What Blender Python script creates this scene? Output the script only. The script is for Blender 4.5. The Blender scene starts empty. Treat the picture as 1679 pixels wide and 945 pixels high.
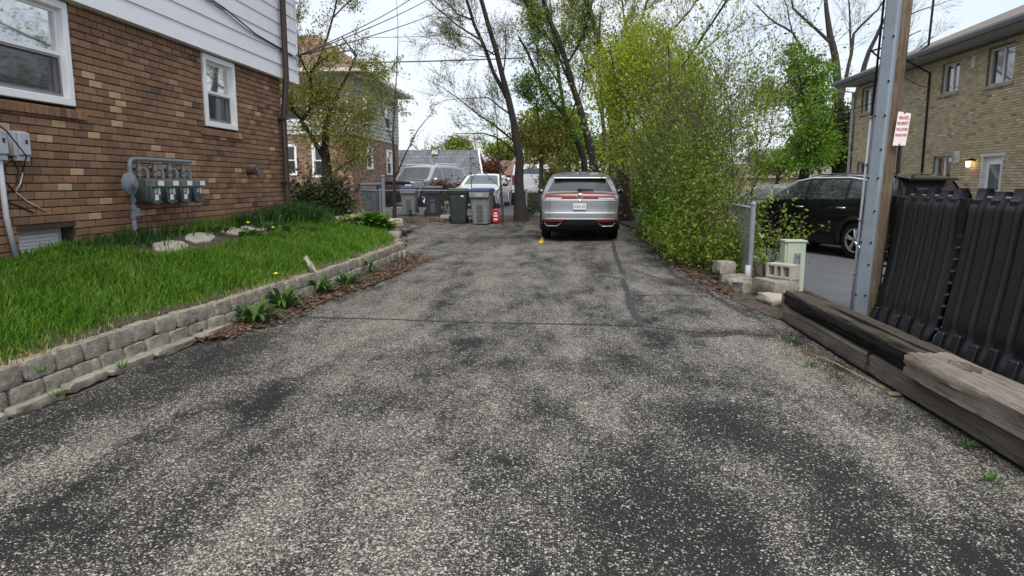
import bpy, bmesh, math, random
import numpy as np
from mathutils import Vector, Matrix
R = math.radians
S = bpy.context.scene
COL = S.collection

# ------------------------------------------------------------------ camera, sky, sun, exposure
CAM_H, FPX, CX, CY = 1.5, 1119.0, 839.5, 472.5
PITCH = math.atan((CY - 300.0) / FPX)
YAW = math.atan((920.0 - CX) / FPX)
cd = bpy.data.cameras.new('camera'); cam = bpy.data.objects.new('camera', cd); COL.objects.link(cam)
cam.location = (0, 0, CAM_H); cam.rotation_euler = (math.pi / 2 - PITCH, 0, YAW)
cd.sensor_width = 36.0; cd.lens = FPX / 1679.0 * 36.0; cd.clip_end = 2000; cd.clip_start = 0.05
S.camera = cam
S.render.resolution_x, S.render.resolution_y = 1024, 576

SUN_EL, SUN_AZ = R(54), R(172)          # azimuth clockwise from +y: high, behind the camera
w = bpy.data.worlds.new('World'); S.world = w; w.use_nodes = True
wn = w.node_tree; wn.nodes.clear()
wo = wn.nodes.new('ShaderNodeOutputWorld'); wb = wn.nodes.new('ShaderNodeBackground'); wb2 = wn.nodes.new('ShaderNodeBackground')
sk = wn.nodes.new('ShaderNodeTexSky'); sk.sky_type = 'NISHITA'; sk.sun_disc = False
sk.sun_elevation = SUN_EL; sk.sun_rotation = SUN_AZ; sk.dust_density = 2.0
wb.inputs[1].default_value = 0.13
wn.links.new(sk.outputs[0], wb.inputs[0])
tc = wn.nodes.new('ShaderNodeTexCoord'); mp = wn.nodes.new('ShaderNodeMapping'); mp.inputs['Scale'].default_value = (1.2, 1.2, 3.2)
ns = wn.nodes.new('ShaderNodeTexNoise'); ns.inputs['Scale'].default_value = 2.2; ns.inputs['Detail'].default_value = 5.0
cr = wn.nodes.new('ShaderNodeMapRange'); cr.inputs[1].default_value = .36; cr.inputs[2].default_value = .60; cr.inputs[3].default_value = .6; cr.inputs[4].default_value = .97
mx = wn.nodes.new('ShaderNodeMixShader')
wb2.inputs[0].default_value = (.83, .87, .94, 1); wb2.inputs[1].default_value = .68   # thin bright overcast
wn.links.new(tc.outputs['Generated'], mp.inputs[0]); wn.links.new(mp.outputs[0], ns.inputs[0]); wn.links.new(ns.outputs[0], cr.inputs[0])
wn.links.new(cr.outputs[0], mx.inputs[0]); wn.links.new(wb.outputs[0], mx.inputs[1]); wn.links.new(wb2.outputs[0], mx.inputs[2]); wn.links.new(mx.outputs[0], wo.inputs[0])

sd = bpy.data.lights.new('sun', 'SUN'); sd.energy = 2.0; sd.angle = R(30); sd.color = (1, .94, .85)
sun = bpy.data.objects.new('sun', sd); COL.objects.link(sun)
sdir = Vector((math.sin(SUN_AZ) * math.cos(SUN_EL), math.cos(SUN_AZ) * math.cos(SUN_EL), math.sin(SUN_EL)))
sun.rotation_euler = sdir.to_track_quat('Z', 'Y').to_euler(); sun.location = (6, -8, 20)
S.view_settings.view_transform = 'Standard'; S.view_settings.look = 'None'
S.view_settings.exposure = 0.80; S.view_settings.gamma = 1.0; S.view_settings.use_curve_mapping = False

# ------------------------------------------------------------------ helpers
def ray(px, py):
    x = (px - CX) / FPX; y = -(py - CY) / FPX
    d = (x, math.cos(PITCH) + y * math.sin(PITCH), -math.sin(PITCH) + y * math.cos(PITCH))
    c, s = math.cos(YAW), math.sin(YAW)
    return d[0] * c - d[1] * s, d[0] * s + d[1] * c, d[2]
def at(px, py, Y):
    "the place at depth Y metres that lies in this direction"
    d = ray(px, py); t = Y / d[1]; return (d[0] * t, Y, CAM_H + d[2] * t)
def on(px, py, z=0.0):
    d = ray(px, py); t = (z - CAM_H) / d[2]; return (d[0] * t, d[1] * t, z)
def sm(a, b, x):
    t = min(1, max(0, (x - a) / (b - a))); return t * t * (3 - 2 * t)
def prof(y):
    return float(np.interp(y, [13, 15, 16.7, 19, 22, 24, 26, 28], [0, .015, .04, .09, .18, .29, .40, .45]))
def gz(x, y):
    "height of the ground"
    a = prof(y) * (1 - sm(2.6, 4.5, x))
    xb = -.226 * y - .30
    b = .46 * sm(13.2, 16, y) * (1 - sm(xb - .6, xb, x))
    return max(a, b)
def lawn_edge(y): return float(np.interp(y, [0, 5.5, 6.7, 9, 11.5, 13.6, 14.6, 17], [-3.62, -3.6, -3.48, -3.28, -3.2, -3.2, -3.5, -4.1]))
def lawn_z(x, y):
    t = min(1, max(0, (lawn_edge(y) - .16 - x) / 1.3))
    h1 = .288 + .55 * (t ** .95); h2 = .30 + .22 * t
    k = sm(11.5, 16, y)
    return h1 * (1 - k) + h2 * k

OFF = {}
def world_of(p):
    return OFF.get(p.name, Vector((0, 0, 0))) if p else Vector((0, 0, 0))
def setp(o, label=None, cat=None, group=None, kind=None):
    if label: o['label'] = label
    if cat: o['category'] = cat
    if group: o['group'] = group
    if kind: o['kind'] = kind
    return o
def thing(name, label, cat, loc=(0, 0, 0), rz=0, group=None):
    o = bpy.data.objects.new(name, None); COL.objects.link(o); o.location = loc; o.rotation_euler = (0, 0, rz)
    o.empty_display_size = .2
    OFF[o.name] = Vector(loc)
    return setp(o, label, cat, group)

class MB:
    def __init__(s): s.v = []; s.f = []; s.t = None
    def add(s, vs, fs):
        n = len(s.v); s.v += [tuple(p) for p in vs]; s.f += [tuple(i + n for i in f) for f in fs]; return s
    def hexa(s, p):
        return s.add(p, [(0, 3, 2, 1), (4, 5, 6, 7), (0, 1, 5, 4), (1, 2, 6, 5), (2, 3, 7, 6), (3, 0, 4, 7)])
    def box(s, c, d, rot=None):
        x, y, z = d[0] / 2, d[1] / 2, d[2] / 2
        p = [Vector(q) for q in ((-x, -y, -z), (x, -y, -z), (x, y, -z), (-x, y, -z), (-x, -y, z), (x, -y, z), (x, y, z), (-x, y, z))]
        if rot is not None:
            m = rot if isinstance(rot, Matrix) else Matrix.Rotation(rot, 3, 'Z')
            p = [m @ q for q in p]
        c = Vector(c); return s.hexa([q + c for q in p])
    def span(s, a, b):
        return s.box([(a[i] + b[i]) / 2 for i in range(3)], [abs(b[i] - a[i]) for i in range(3)])
    def tube(s, pts, r, n=6, cap=True):
        pts = [Vector(p) for p in pts]; k = len(pts)
        if not hasattr(r, '__len__'): r = [r] * k
        rings = []; u = None
        for i in range(k):
            d = (pts[min(i + 1, k - 1)] - pts[max(i - 1, 0)])
            d = d.normalized() if d.length > 1e-9 else Vector((0, 0, 1))
            if u is None:
                u = d.orthogonal().normalized()
            else:
                u = (u - d * u.dot(d)); u = u.normalized() if u.length > 1e-6 else d.orthogonal().normalized()
            v = d.cross(u)
            rings.append([pts[i] + (u * math.cos(2 * math.pi * j / n) + v * math.sin(2 * math.pi * j / n)) * r[i] for j in range(n)])
        vs = [p for g in rings for p in g]; fs = []
        for i in range(k - 1):
            for j in range(n):
                a = i * n + j; b = i * n + (j + 1) % n
                fs.append((a, b, b + n, a + n))
        if cap and n > 2:
            fs.append(tuple(range(n - 1, -1, -1))); fs.append(tuple((k - 1) * n + j for j in range(n)))
        return s.add(vs, fs)
    def grid(s, P):
        "P[i][j] -> quads"
        n, m = len(P), len(P[0]); vs = [p for r in P for p in r]
        return s.add(vs, [(i * m + j, i * m + j + 1, (i + 1) * m + j + 1, (i + 1) * m + j) for i in range(n - 1) for j in range(m - 1)])
    def prism(s, poly, z0, z1, fn=lambda a, b, z: (a, b, z)):
        n = len(poly); vs = [fn(a, b, z0) for a, b in poly] + [fn(a, b, z1) for a, b in poly]
        return s.add(vs, [tuple(range(n - 1, -1, -1)), tuple(range(n, 2 * n))] + [(i, (i + 1) % n, n + (i + 1) % n, n + i) for i in range(n)])
    def lathe(s, prof_, c, axis='Z', n=16):
        P = []
        for r, h in prof_:
            row = []
            for j in range(n + 1):
                a = 2 * math.pi * j / n; x, y = r * math.cos(a), r * math.sin(a)
                q = (x, y, h) if axis == 'Z' else ((h, x, y) if axis == 'X' else (x, h, y))
                row.append((c[0] + q[0], c[1] + q[1], c[2] + q[2]))
            P.append(row)
        return s.grid(P)
    def build(s, name, mat, parent=None, world=True, smooth=False, bevel=0, base=None, tone=None, segs=2):
        me = bpy.data.meshes.new(name)
        o = bpy.data.objects.new(name, me)
        if parent is not None:
            off = world_of(parent) if world else Vector((0, 0, 0))
            o.parent = parent
        else:
            if base is None:
                a = np.array(s.v); base = ((a[:, 0].min() + a[:, 0].max()) / 2, (a[:, 1].min() + a[:, 1].max()) / 2, a[:, 2].min())
            off = Vector(base); o.location = off
        vs = np.array(s.v, dtype=float) - np.array(off)
        me.from_pydata(vs.tolist(), [], s.f); me.update()
        if smooth:
            me.polygons.foreach_set('use_smooth', [True] * len(me.polygons))
        if tone is not None:
            at_ = me.attributes.new('tone', 'FLOAT', 'POINT'); at_.data.foreach_set('value', np.array(tone, dtype=np.float32))
        me.materials.append(mat); COL.objects.link(o)
        OFF[o.name] = off if (world or parent is None) else Vector((0, 0, 0))
        if bevel:
            b = o.modifiers.new('edge', 'BEVEL'); b.width = bevel; b.segments = segs; b.limit_method = 'ANGLE'; b.angle_limit = R(40)
        return o
def autosmooth(o, ang=35):
    m = o.data
    m.polygons.foreach_set('use_smooth', [True] * len(m.polygons))
    try: m.set_sharp_from_angle(angle=R(ang))
    except Exception: pass
    return o
def npmesh(name, V, F, mat, parent=None, base=(0, 0, 0), smooth=False):
    off = world_of(parent) if parent else Vector(base)
    me = bpy.data.meshes.new(name); V = np.asarray(V) - np.array(off); F = np.asarray(F)
    me.vertices.add(len(V)); me.vertices.foreach_set('co', V.astype(np.float32).ravel())
    k = F.shape[1]; me.loops.add(F.size); me.loops.foreach_set('vertex_index', F.astype(np.int32).ravel())
    me.polygons.add(len(F)); me.polygons.foreach_set('loop_start', np.arange(0, F.size, k, dtype=np.int32))
    me.update(calc_edges=True); me.validate()
    if smooth: me.polygons.foreach_set('use_smooth', [True] * len(me.polygons))
    me.materials.append(mat); o = bpy.data.objects.new(name, me); COL.objects.link(o)
    if parent: o.parent = parent
    else: o.location = off
    OFF[o.name] = off
    return o
def copy_tree(o, parent=None, loc=None, rz=None):
    c = o.copy(); COL.objects.link(c); OFF[c.name] = OFF.get(o.name, Vector((0, 0, 0)))
    if parent is not None: c.parent = parent
    if loc is not None: c.location = loc
    if rz is not None: c.rotation_euler = (0, 0, rz)
    for ch in [q for q in COL.objects if q.parent == o]: copy_tree(ch, c)
    return c

# ------------------------------------------------------------------ materials
def N(nt, typ, ins=None, **props):
    n = nt.nodes.new('ShaderNode' + typ)
    for k, v in props.items(): setattr(n, k, v)
    for k, v in (ins or {}).items():
        sock = n.inputs[k]
        if isinstance(v, bpy.types.NodeSocket): nt.links.new(v, sock)
        else: sock.default_value = v
    return n
def newmat(name):
    m = bpy.data.materials.new(name); m.use_nodes = True; nt = m.node_tree
    return m, nt, nt.nodes['Principled BSDF']
def ramp(nt, fac, stops, interp='LINEAR'):
    n = nt.nodes.new('ShaderNodeValToRGB'); nt.links.new(fac, n.inputs[0]); e = n.color_ramp.elements
    n.color_ramp.interpolation = interp
    while len(e) < len(stops): e.new(.5)
    for i, (p, c) in enumerate(stops): e[i].position = p; e[i].color = (c[0], c[1], c[2], 1)
    return n.outputs[0]
def math_(nt, op, a, b=None, c=None, clamp=False):
    n = nt.nodes.new('ShaderNodeMath'); n.operation = op; n.use_clamp = clamp
    for i, v in enumerate((a, b, c)):
        if v is None: continue
        if isinstance(v, bpy.types.NodeSocket): nt.links.new(v, n.inputs[i])
        else: n.inputs[i].default_value = v
    return n.outputs[0]
def mixc(nt, f, a, b, mode='MIX'):
    n = nt.nodes.new('ShaderNodeMix'); n.data_type = 'RGBA'; n.blend_type = mode
    for s_, v in ((n.inputs[0], f), (n.inputs[6], a), (n.inputs[7], b)):
        if isinstance(v, bpy.types.NodeSocket): nt.links.new(v, s_)
        else: s_.default_value = v if not hasattr(v, '__len__') else (v[0], v[1], v[2], 1)
    return n.outputs[2]
def pos_(nt, scale=None):
    g = nt.nodes.new('ShaderNodeNewGeometry').outputs['Position']
    if scale is None: return g
    return N(nt, 'VectorMath', {0: g, 1: scale}, operation='MULTIPLY').outputs[0]
def noise(nt, vec, scale, detail=3, rough=.55, dim='3D'):
    return N(nt, 'TexNoise', {'Vector': vec, 'Scale': scale, 'Detail': detail, 'Roughness': rough}, noise_dimensions=dim).outputs[0]
def bump(nt, b, h, strength=.4, dist=.01):
    n = N(nt, 'Bump', {'Height': h, 'Strength': strength, 'Distance': dist}); nt.links.new(n.outputs[0], b.inputs['Normal'])
def plain(name, col, rough=.6, metal=0, var=.25, scale=6, coat=0, bmp=0, bscale=60, spec=.5, local=False):
    "colour broken up by two scales of noise: dirt and grain"
    m, nt, b = newmat(name)
    p = nt.nodes.new('ShaderNodeTexCoord').outputs['Object'] if local else pos_(nt)
    n1 = noise(nt, p, scale, 5, .65); n2 = noise(nt, p, scale * 9, 3)
    f = math_(nt, 'ADD', math_(nt, 'MULTIPLY', n1, .7), math_(nt, 'MULTIPLY', n2, .3))
    lo = tuple(c * (1 - var) for c in col); hi = tuple(min(1, c * (1 + var)) for c in col)
    nt.links.new(ramp(nt, f, [(.3, lo), (.7, hi)]), b.inputs['Base Color'])
    b.inputs['Roughness'].default_value = rough; b.inputs['Metallic'].default_value = metal
    b.inputs['Coat Weight'].default_value = coat; b.inputs['Coat Roughness'].default_value = .04
    b.inputs['Specular IOR Level'].default_value = spec
    if bmp: bump(nt, b, noise(nt, p, bscale, 4), bmp, .01)
    return m
def leafmat(name, c0, c1, c2, trans=.35, rough=.6):
    m, nt, b = newmat(name)
    g = nt.nodes.new('ShaderNodeNewGeometry')
    f = math_(nt, 'ADD', math_(nt, 'MULTIPLY', g.outputs['Random Per Island'], .6), math_(nt, 'MULTIPLY', noise(nt, g.outputs['Position'], 1.6, 3), .4))
    col = ramp(nt, f, [(.15, c0), (.5, c1), (.85, c2)])
    nt.links.new(col, b.inputs['Base Color']); b.inputs['Roughness'].default_value = rough; b.inputs['Specular IOR Level'].default_value = .25
    t = N(nt, 'BsdfTranslucent', {'Color': col}); mxs = N(nt, 'MixShader', {0: trans, 1: b.outputs[0], 2: t.outputs[0]})
    nt.links.new(mxs.outputs[0], nt.nodes['Material Output'].inputs[0])
    return m
def bark(name, col, var=.45):
    m, nt, b = newmat(name); p = pos_(nt, (9, 9, 1.6))
    n1 = noise(nt, p, 2.2, 6, .7)
    nt.links.new(ramp(nt, n1, [(.3, tuple(c * (1 - var) for c in col)), (.7, tuple(c * (1 + var) for c in col))]), b.inputs['Base Color'])
    b.inputs['Roughness'].default_value = .92; bump(nt, b, n1, .7, .03); return m
def brickmat(name, stops, blotch=.35):
    m, nt, b = newmat(name); p = pos_(nt)
    a = N(nt, 'Attribute', attribute_name='tone').outputs['Fac']
    n1 = noise(nt, p, 7, 5, .7); n2 = noise(nt, p, 75, 4, .7)
    f = math_(nt, 'ADD', a, math_(nt, 'MULTIPLY', math_(nt, 'SUBTRACT', n1, .5), blotch))
    c = ramp(nt, f, stops)
    c = mixc(nt, math_(nt, 'MULTIPLY', math_(nt, 'GREATER_THAN', n2, .62), .35), c, (.3, .22, .17))
    c = mixc(nt, .8, c, ramp(nt, n2, [(.25, (.55, .55, .55)), (.7, (1.15, 1.15, 1.15))]), 'MULTIPLY')
    nt.links.new(c, b.inputs['Base Color']); b.inputs['Roughness'].default_value = .85
    bump(nt, b, n2, .5, .006); return m
def glassmat(name, tint=(.02, .025, .03), mixf=.8):
    m, nt, b = newmat(name); nt.nodes.remove(b)
    fr = N(nt, 'Fresnel', {'IOR': 1.55}); gl = N(nt, 'BsdfGlossy', {'Roughness': .03, 'Color': (1, 1, 1, 1)})
    tr = N(nt, 'BsdfTransparent', {'Color': (mixf, mixf, mixf, 1)})
    k = math_(nt, 'ADD', math_(nt, 'MULTIPLY', fr.outputs[0], .55), .02)
    mxs = N(nt, 'MixShader', {0: k, 1: tr.outputs[0], 2: gl.outputs[0]})
    nt.links.new(mxs.outputs[0], nt.nodes['Material Output'].inputs[0]); return m

def screenmat(name):
    m, nt, b = newmat(name); b.inputs['Base Color'].default_value = (.05, .052, .055, 1); b.inputs['Roughness'].default_value = .8
    tr = N(nt, 'BsdfTransparent', {}); mxs = N(nt, 'MixShader', {0: .38, 1: tr.outputs[0], 2: b.outputs[0]})
    nt.links.new(mxs.outputs[0], nt.nodes['Material Output'].inputs[0]); return m

def asphalt(name):
    m, nt, b = newmat(name); p = pos_(nt)
    warp = N(nt, 'TexNoise', {'Vector': p, 'Scale': 2.6, 'Detail': 6, 'Roughness': .68}).outputs['Color']
    wp = N(nt, 'VectorMath', {0: p, 1: N(nt, 'VectorMath', {0: warp, 1: (.5, .5, .5)}, operation='SUBTRACT').outputs[0]}, operation='ADD').outputs[0]
    big = noise(nt, pos_(nt, (1.1, .22, 1)), 1.1, 4, .6); mid = noise(nt, pos_(nt, (1, .42, 1)), 3.1, 5, .65); fine = noise(nt, p, 11, 4, .6)
    wear = math_(nt, 'ADD', math_(nt, 'MULTIPLY', big, .95), math_(nt, 'ADD', math_(nt, 'MULTIPLY', mid, .85), math_(nt, 'MULTIPLY', fine, .30)))
    wear = N(nt, 'MapRange', {0: wear, 1: .84, 2: 1.22, 3: .03, 4: .82}).outputs[0]
    # sealer that still covers the stones, in patches of its own shape (x, y, half-width, half-length, strength)
    pat = [(.55, 3.0, .55, 1.0, .95), (1.0, 4.1, .55, .55, .95), (1.35, 2.9, .28, 1.1, .8), (.25, 2.2, .25, .5, .6), (-.5, 5.5, .5, .3, .4), (-2.9, 5.4, .45, 1.5, 1), (-3.25, 4.0, .4, 1.2, .9), (-1.6, 4.5, .7, .3, .5), (-1.0, 3.6, .8, .15, .35),
           (.4, 5.5, .8, .25, .6), (1.7, 6.9, .6, .22, 1), (1.5, 8.1, .3, .35, .9), (-3.0, 12.1, .4, .5, 1), (-1.9, 17.6, .8, 1.1, .8), (-.9, 18.3, .5, .7, .7), (1.0, 9.0, .12, 1.0, .9), (.75, 12.0, .2, 1.1, .9), (1.2, 13.0, .5, .5, .6), (2.0, 10.5, .5, .5, .7), (-2.2, 21, 1.5, 1.2, .5), (-2.0, 2.6, .5, .5, .4)]
    tot = None
    for x, y, ax, ay, k in pat:
        d = N(nt, 'VectorMath', {0: wp, 1: (x, y, 0)}, operation='SUBTRACT').outputs[0]
        d = N(nt, 'VectorMath', {0: d, 1: (1 / ax, 1 / ay, 0)}, operation='MULTIPLY').outputs[0]
        l = N(nt, 'VectorMath', {0: d}, operation='LENGTH').outputs['Value']
        g = N(nt, 'MapRange', {0: l, 1: .25, 2: 1.5, 3: k * .86, 4: 0}, interpolation_type='SMOOTHSTEP').outputs[0]
        tot = g if tot is None else math_(nt, 'MAXIMUM', tot, g)
    wear = math_(nt, 'MULTIPLY', wear, math_(nt, 'SUBTRACT', 1.03, tot))
    def stones(sc, seed):
        v = N(nt, 'TexVoronoi', {'Vector': N(nt, 'VectorMath', {0: p, 1: (seed, seed * .7, 0)}, operation='ADD').outputs[0], 'Scale': sc}, voronoi_dimensions='2D')
        cs = N(nt, 'SeparateColor', {0: v.outputs['Color']})
        vis = math_(nt, 'LESS_THAN', cs.outputs[0], wear)
        size = N(nt, 'MapRange', {0: cs.outputs[1], 3: .26, 4: .52}).outputs[0]
        shp = N(nt, 'MapRange', {0: math_(nt, 'SUBTRACT', v.outputs['Distance'], size), 1: -.07, 2: .05, 3: 1, 4: 0}).outputs[0]
        return math_(nt, 'MULTIPLY', vis, shp), cs.outputs[2]
    s1, r1 = stones(88, 3.1); s2, r2 = stones(160, 9.7); s3, r3 = stones(56, 5.3)
    st = math_(nt, 'MAXIMUM', math_(nt, 'MAXIMUM', s1, math_(nt, 'MULTIPLY', s2, .75)), math_(nt, 'MULTIPLY', s3, math_(nt, 'LESS_THAN', r3, .3)))
    scol = ramp(nt, r1, [(.0, (.10, .096, .086)), (.35, (.225, .216, .19)), (.75, (.35, .335, .29)), (1, (.52, .50, .445))])
    bind = mixc(nt, wear, ramp(nt, noise(nt, p, 160, 3), [(.3, (.009, .009, .0095)), (.7, (.028, .0275, .028))]), (.046, .044, .040))
    nt.links.new(mixc(nt, st, bind, scol), b.inputs['Base Color'])
    b.inputs['Roughness'].default_value = .9; b.inputs['Specular IOR Level'].default_value = .18
    h = math_(nt, 'ADD', math_(nt, 'MULTIPLY', st, .8), math_(nt, 'ADD', math_(nt, 'MULTIPLY', noise(nt, p, 240, 3), .5), math_(nt, 'MULTIPLY', mid, 1.2)))
    bump(nt, b, h, .55, .008); return m
def woodmat(name, dark, light, ax=1, topc=None, chk=(.31, .37)):
    m, nt, b = newmat(name); sc = [22, 22, 22]; sc[ax] = .8
    p = pos_(nt, tuple(sc)); n1 = noise(nt, p, 1.3, 6, .75); n3 = noise(nt, p, 6, 4, .75); n2 = noise(nt, pos_(nt), 3.2, 4)
    f = math_(nt, 'ADD', math_(nt, 'MULTIPLY', n1, .55), math_(nt, 'ADD', math_(nt, 'MULTIPLY', n3, .4), math_(nt, 'MULTIPLY', n2, .3)))
    n5 = noise(nt, p, 17, 3, .7); f = math_(nt, 'ADD', f, math_(nt, 'MULTIPLY', math_(nt, 'SUBTRACT', n5, .5), .35))
    mid = tuple((a + c) / 2 for a, c in zip(dark, light))
    col = ramp(nt, f, [(.44, tuple(c * .25 for c in dark)), (.54, dark), (.66, mid), (.82, light)])
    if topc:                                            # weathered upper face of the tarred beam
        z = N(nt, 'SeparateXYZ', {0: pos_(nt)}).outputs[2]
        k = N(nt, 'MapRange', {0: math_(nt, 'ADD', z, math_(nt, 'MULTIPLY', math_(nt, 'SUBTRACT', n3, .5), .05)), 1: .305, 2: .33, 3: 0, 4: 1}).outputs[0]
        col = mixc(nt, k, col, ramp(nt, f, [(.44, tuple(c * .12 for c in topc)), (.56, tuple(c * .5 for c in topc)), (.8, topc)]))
    ck = N(nt, 'MapRange', {0: noise(nt, p, .55, 3, .5), 1: chk[0], 2: chk[1], 3: 0, 4: 1}).outputs[0]      # long drying checks
    col = mixc(nt, ck, (dark[0] * .12, dark[1] * .12, dark[2] * .12), col)
    nt.links.new(col, b.inputs['Base Color'])
    b.inputs['Roughness'].default_value = .9; b.inputs['Specular IOR Level'].default_value = .2
    bump(nt, b, math_(nt, 'ADD', math_(nt, 'ADD', n1, n3), math_(nt, 'MULTIPLY', ck, 1.5)), 1.0, .05); return m
def slats(name, c0, c1, period, rough=.8):
    "courses of roof shingle: fine relief too small to pick apart"
    m, nt, b = newmat(name); p = pos_(nt)
    br = N(nt, 'TexBrick', {'Vector': N(nt, 'Mapping', {0: p, 'Rotation': (R(90), 0, 0)}).outputs[0], 'Scale': 1.0, 'Mortar Size': .012, 'Brick Width': .3, 'Row Height': period, 'Color1': (*c0, 1), 'Color2': (*c1, 1), 'Mortar': (c0[0] * .4, c0[1] * .4, c0[2] * .4, 1)})
    nt.links.new(mixc(nt, .5, br.outputs[0], ramp(nt, noise(nt, p, 3, 5), [(.3, (.6, .6, .6)), (.7, (1.1, 1.1, 1.1))]), 'MULTIPLY'), b.inputs['Base Color']); b.inputs['Roughness'].default_value = rough; return m

MT = {}
MT['asphalt'] = asphalt('worn_asphalt')
MT['tar'] = plain('tar', (.028, .029, .032), .75, var=.35, scale=9, bmp=.3)
MT['lot'] = plain('lot_asphalt', (.088, .094, .105), .9, var=.22, scale=1.4, bmp=.35, bscale=120)
MT['earth'] = plain('earth', (.10, .085, .06), .95, var=.5, scale=3, bmp=.6, bscale=25)
MT['soil'] = plain('soil', (.058, .045, .033), .95, var=.5, scale=12, bmp=.8, bscale=60)
MT['brick'] = brickmat('brown_brick', [(.02, (.065, .055, .052)), (.16, (.15, .09, .064)), (.34, (.195, .104, .060)), (.55, (.255, .138, .079)), (.74, (.315, .180, .103)), (.9, (.43, .28, .165)), (1, (.52, .36, .22))], .42)
MT['brick2'] = brickmat('red_brick', [(.0, (.13, .09, .07)), (.4, (.26, .155, .115)), (.7, (.33, .20, .15)), (1, (.42, .28, .21))])
MT['tanbrick'] = brickmat('tan_brick', [(.0, (.32, .25, .15)), (.35, (.52, .42, .265)), (.65, (.63, .52, .34)), (1, (.74, .64, .44))], .3)
MT['mortar'] = plain('mortar', (.06, .046, .039), .95, var=.3, scale=10)
MT['mortar2'] = plain('mortar_tan', (.19, .165, .12), .95, var=.3, scale=10)
MT['siding'] = plain('white_siding', (.80, .81, .85), .5, var=.05, scale=1.5)
MT['white'] = plain('white_vinyl', (.80, .82, .84), .4, var=.05, scale=4)
MT['gsiding'] = plain('grey_shake', (.42, .43, .42), .85, var=.3, scale=5)
MT['glass'] = glassmat('window_glass')
MT['insect'] = screenmat('insect_screen')
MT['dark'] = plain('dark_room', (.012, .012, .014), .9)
MT['bright'] = plain('bright_trim', (.78, .79, .8), .35, metal=.25, var=.04)
MT['fencewire'] = plain('fence_wire', (.24, .25, .26), .5, metal=.4)
MT['blind'] = plain('blind_slat', (.80, .80, .80), .5, var=.1)
MT['screen'] = plain('screen_frame', (.22, .22, .23), .6)
MT['brown'] = plain('brown_metal', (.052, .034, .030), .45, var=.2)
MT['cable'] = plain('black_cable', (.012, .012, .013), .5)
MT['whitecable'] = plain('white_cable', (.62, .58, .46), .5)
MT['greybox'] = plain('grey_box', (.40, .43, .47), .5, var=.12)
MT['gaspaint'] = plain('grey_pipe_paint', (.14, .17, .20), .45, var=.3, scale=12, bmp=.2)
MT['meter'] = plain('meter_body', (.055, .07, .075), .4, var=.3, scale=14)
MT['meterhead'] = plain('meter_index', (.11, .14, .12), .4, var=.3, scale=20)
MT['sticker'] = plain('sticker', (.72, .74, .76), .4, var=.1)
MT['concrete'] = plain('concrete', (.235, .22, .185), .93, var=.5, scale=5, bmp=.6, bscale=45)
MT['block'] = plain('wall_block', (.25, .23, .19), .95, var=.6, scale=9, bmp=1.0, bscale=40)
MT['paver'] = plain('paver', (.34, .315, .26), .93, var=.25, scale=6, bmp=.5, bscale=40)
MT['cinder'] = plain('cinder_block', (.40, .385, .34), .95, var=.25, scale=9, bmp=.8, bscale=70)
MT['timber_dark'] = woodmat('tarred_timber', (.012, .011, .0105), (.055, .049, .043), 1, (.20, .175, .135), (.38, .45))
MT['timber_grey'] = woodmat('grey_timber', (.155, .135, .112), (.42, .37, .305))
MT['timber_pale'] = woodmat('pale_timber', (.28, .24, .20), (.62, .55, .46))
MT['pole'] = woodmat('pole_wood', (.17, .125, .085), (.40, .315, .225), 2)
MT['guard'] = plain('grey_guard', (.20, .24, .285), .5, var=.14, scale=3, metal=.1)
MT['galv'] = plain('galvanised', (.27, .30, .335), .5, metal=.35, var=.2, scale=8)
MT['plastic'] = plain('black_plastic', (.007, .0075, .0095), .36, var=.3, scale=5, spec=.42)
MT['plastic2'] = plain('black_rubber', (.010, .010, .011), .75, var=.3, spec=.25)
MT['palegreen'] = plain('pale_green_box', (.40, .46, .36), .5, var=.09, scale=4)
MT['yellow'] = plain('yellow_paint', (.62, .34, .03), .8, var=.3, scale=9)
MT['silver'] = plain('silver_paint', (.27, .285, .30), .34, metal=.75, var=.06, coat=.6)
MT['black'] = plain('black_paint', (.006, .0065, .009), .25, var=.1, coat=1)
MT['whitepaint'] = plain('white_paint', (.66, .68, .70), .35, var=.06, coat=.6)
MT['greypaint'] = plain('grey_paint', (.13, .145, .16), .5, metal=.3, var=.06, coat=.1)
MT['carglass'] = plain('car_glass', (.022, .026, .030), .07, var=.2, spec=1.0, coat=1)
MT['windscreen'] = plain('windscreen', (.10, .125, .14), .06, var=.2, spec=1.0)
MT['redlight'] = plain('tail_light', (.14, .006, .010), .3, var=.2, coat=.3)
MT['lamp'] = plain('headlamp', (.55, .57, .6), .1, var=.2, coat=1)
MT['chrome'] = plain('chrome', (.85, .86, .88), .28, metal=.85, var=.05)
MT['rim'] = plain('alloy', (.5, .5, .52), .3, metal=.8, var=.1)
MT['ink'] = plain('dark_ink', (.03, .02, .05), .6)
MT['redink'] = plain('red_ink', (.50, .055, .075), .7)
MT['signwhite'] = plain('sign_white', (.74, .66, .67), .55, var=.12, scale=12)
MT['bingreen'] = plain('bin_green', (.022, .034, .032), .5, var=.25)
MT['bingrey'] = plain('bin_grey', (.165, .175, .185), .55, var=.15)
MT['bindark'] = plain('bin_charcoal', (.085, .09, .095), .55, var=.2)
MT['blue'] = plain('bin_blue', (.02, .035, .13), .45, var=.2)
MT['suvpaint'] = plain('suv_paint', (.30, .31, .325), .4, var=.08, coat=.3)
MT['navy'] = plain('bin_navy', (.012, .017, .034), .5, var=.2)
MT['bluelogo'] = plain('logo_blue', (.04, .09, .34), .6)
MT['red'] = plain('red_plastic', (.38, .02, .035), .4, var=.15)
MT['roofbrown'] = slats('brown_shingle', (.16, .095, .065), (.24, .145, .10), .14)
MT['roofgrey'] = slats('grey_shingle', (.10, .11, .125), (.15, .16, .175), .26)
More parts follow.
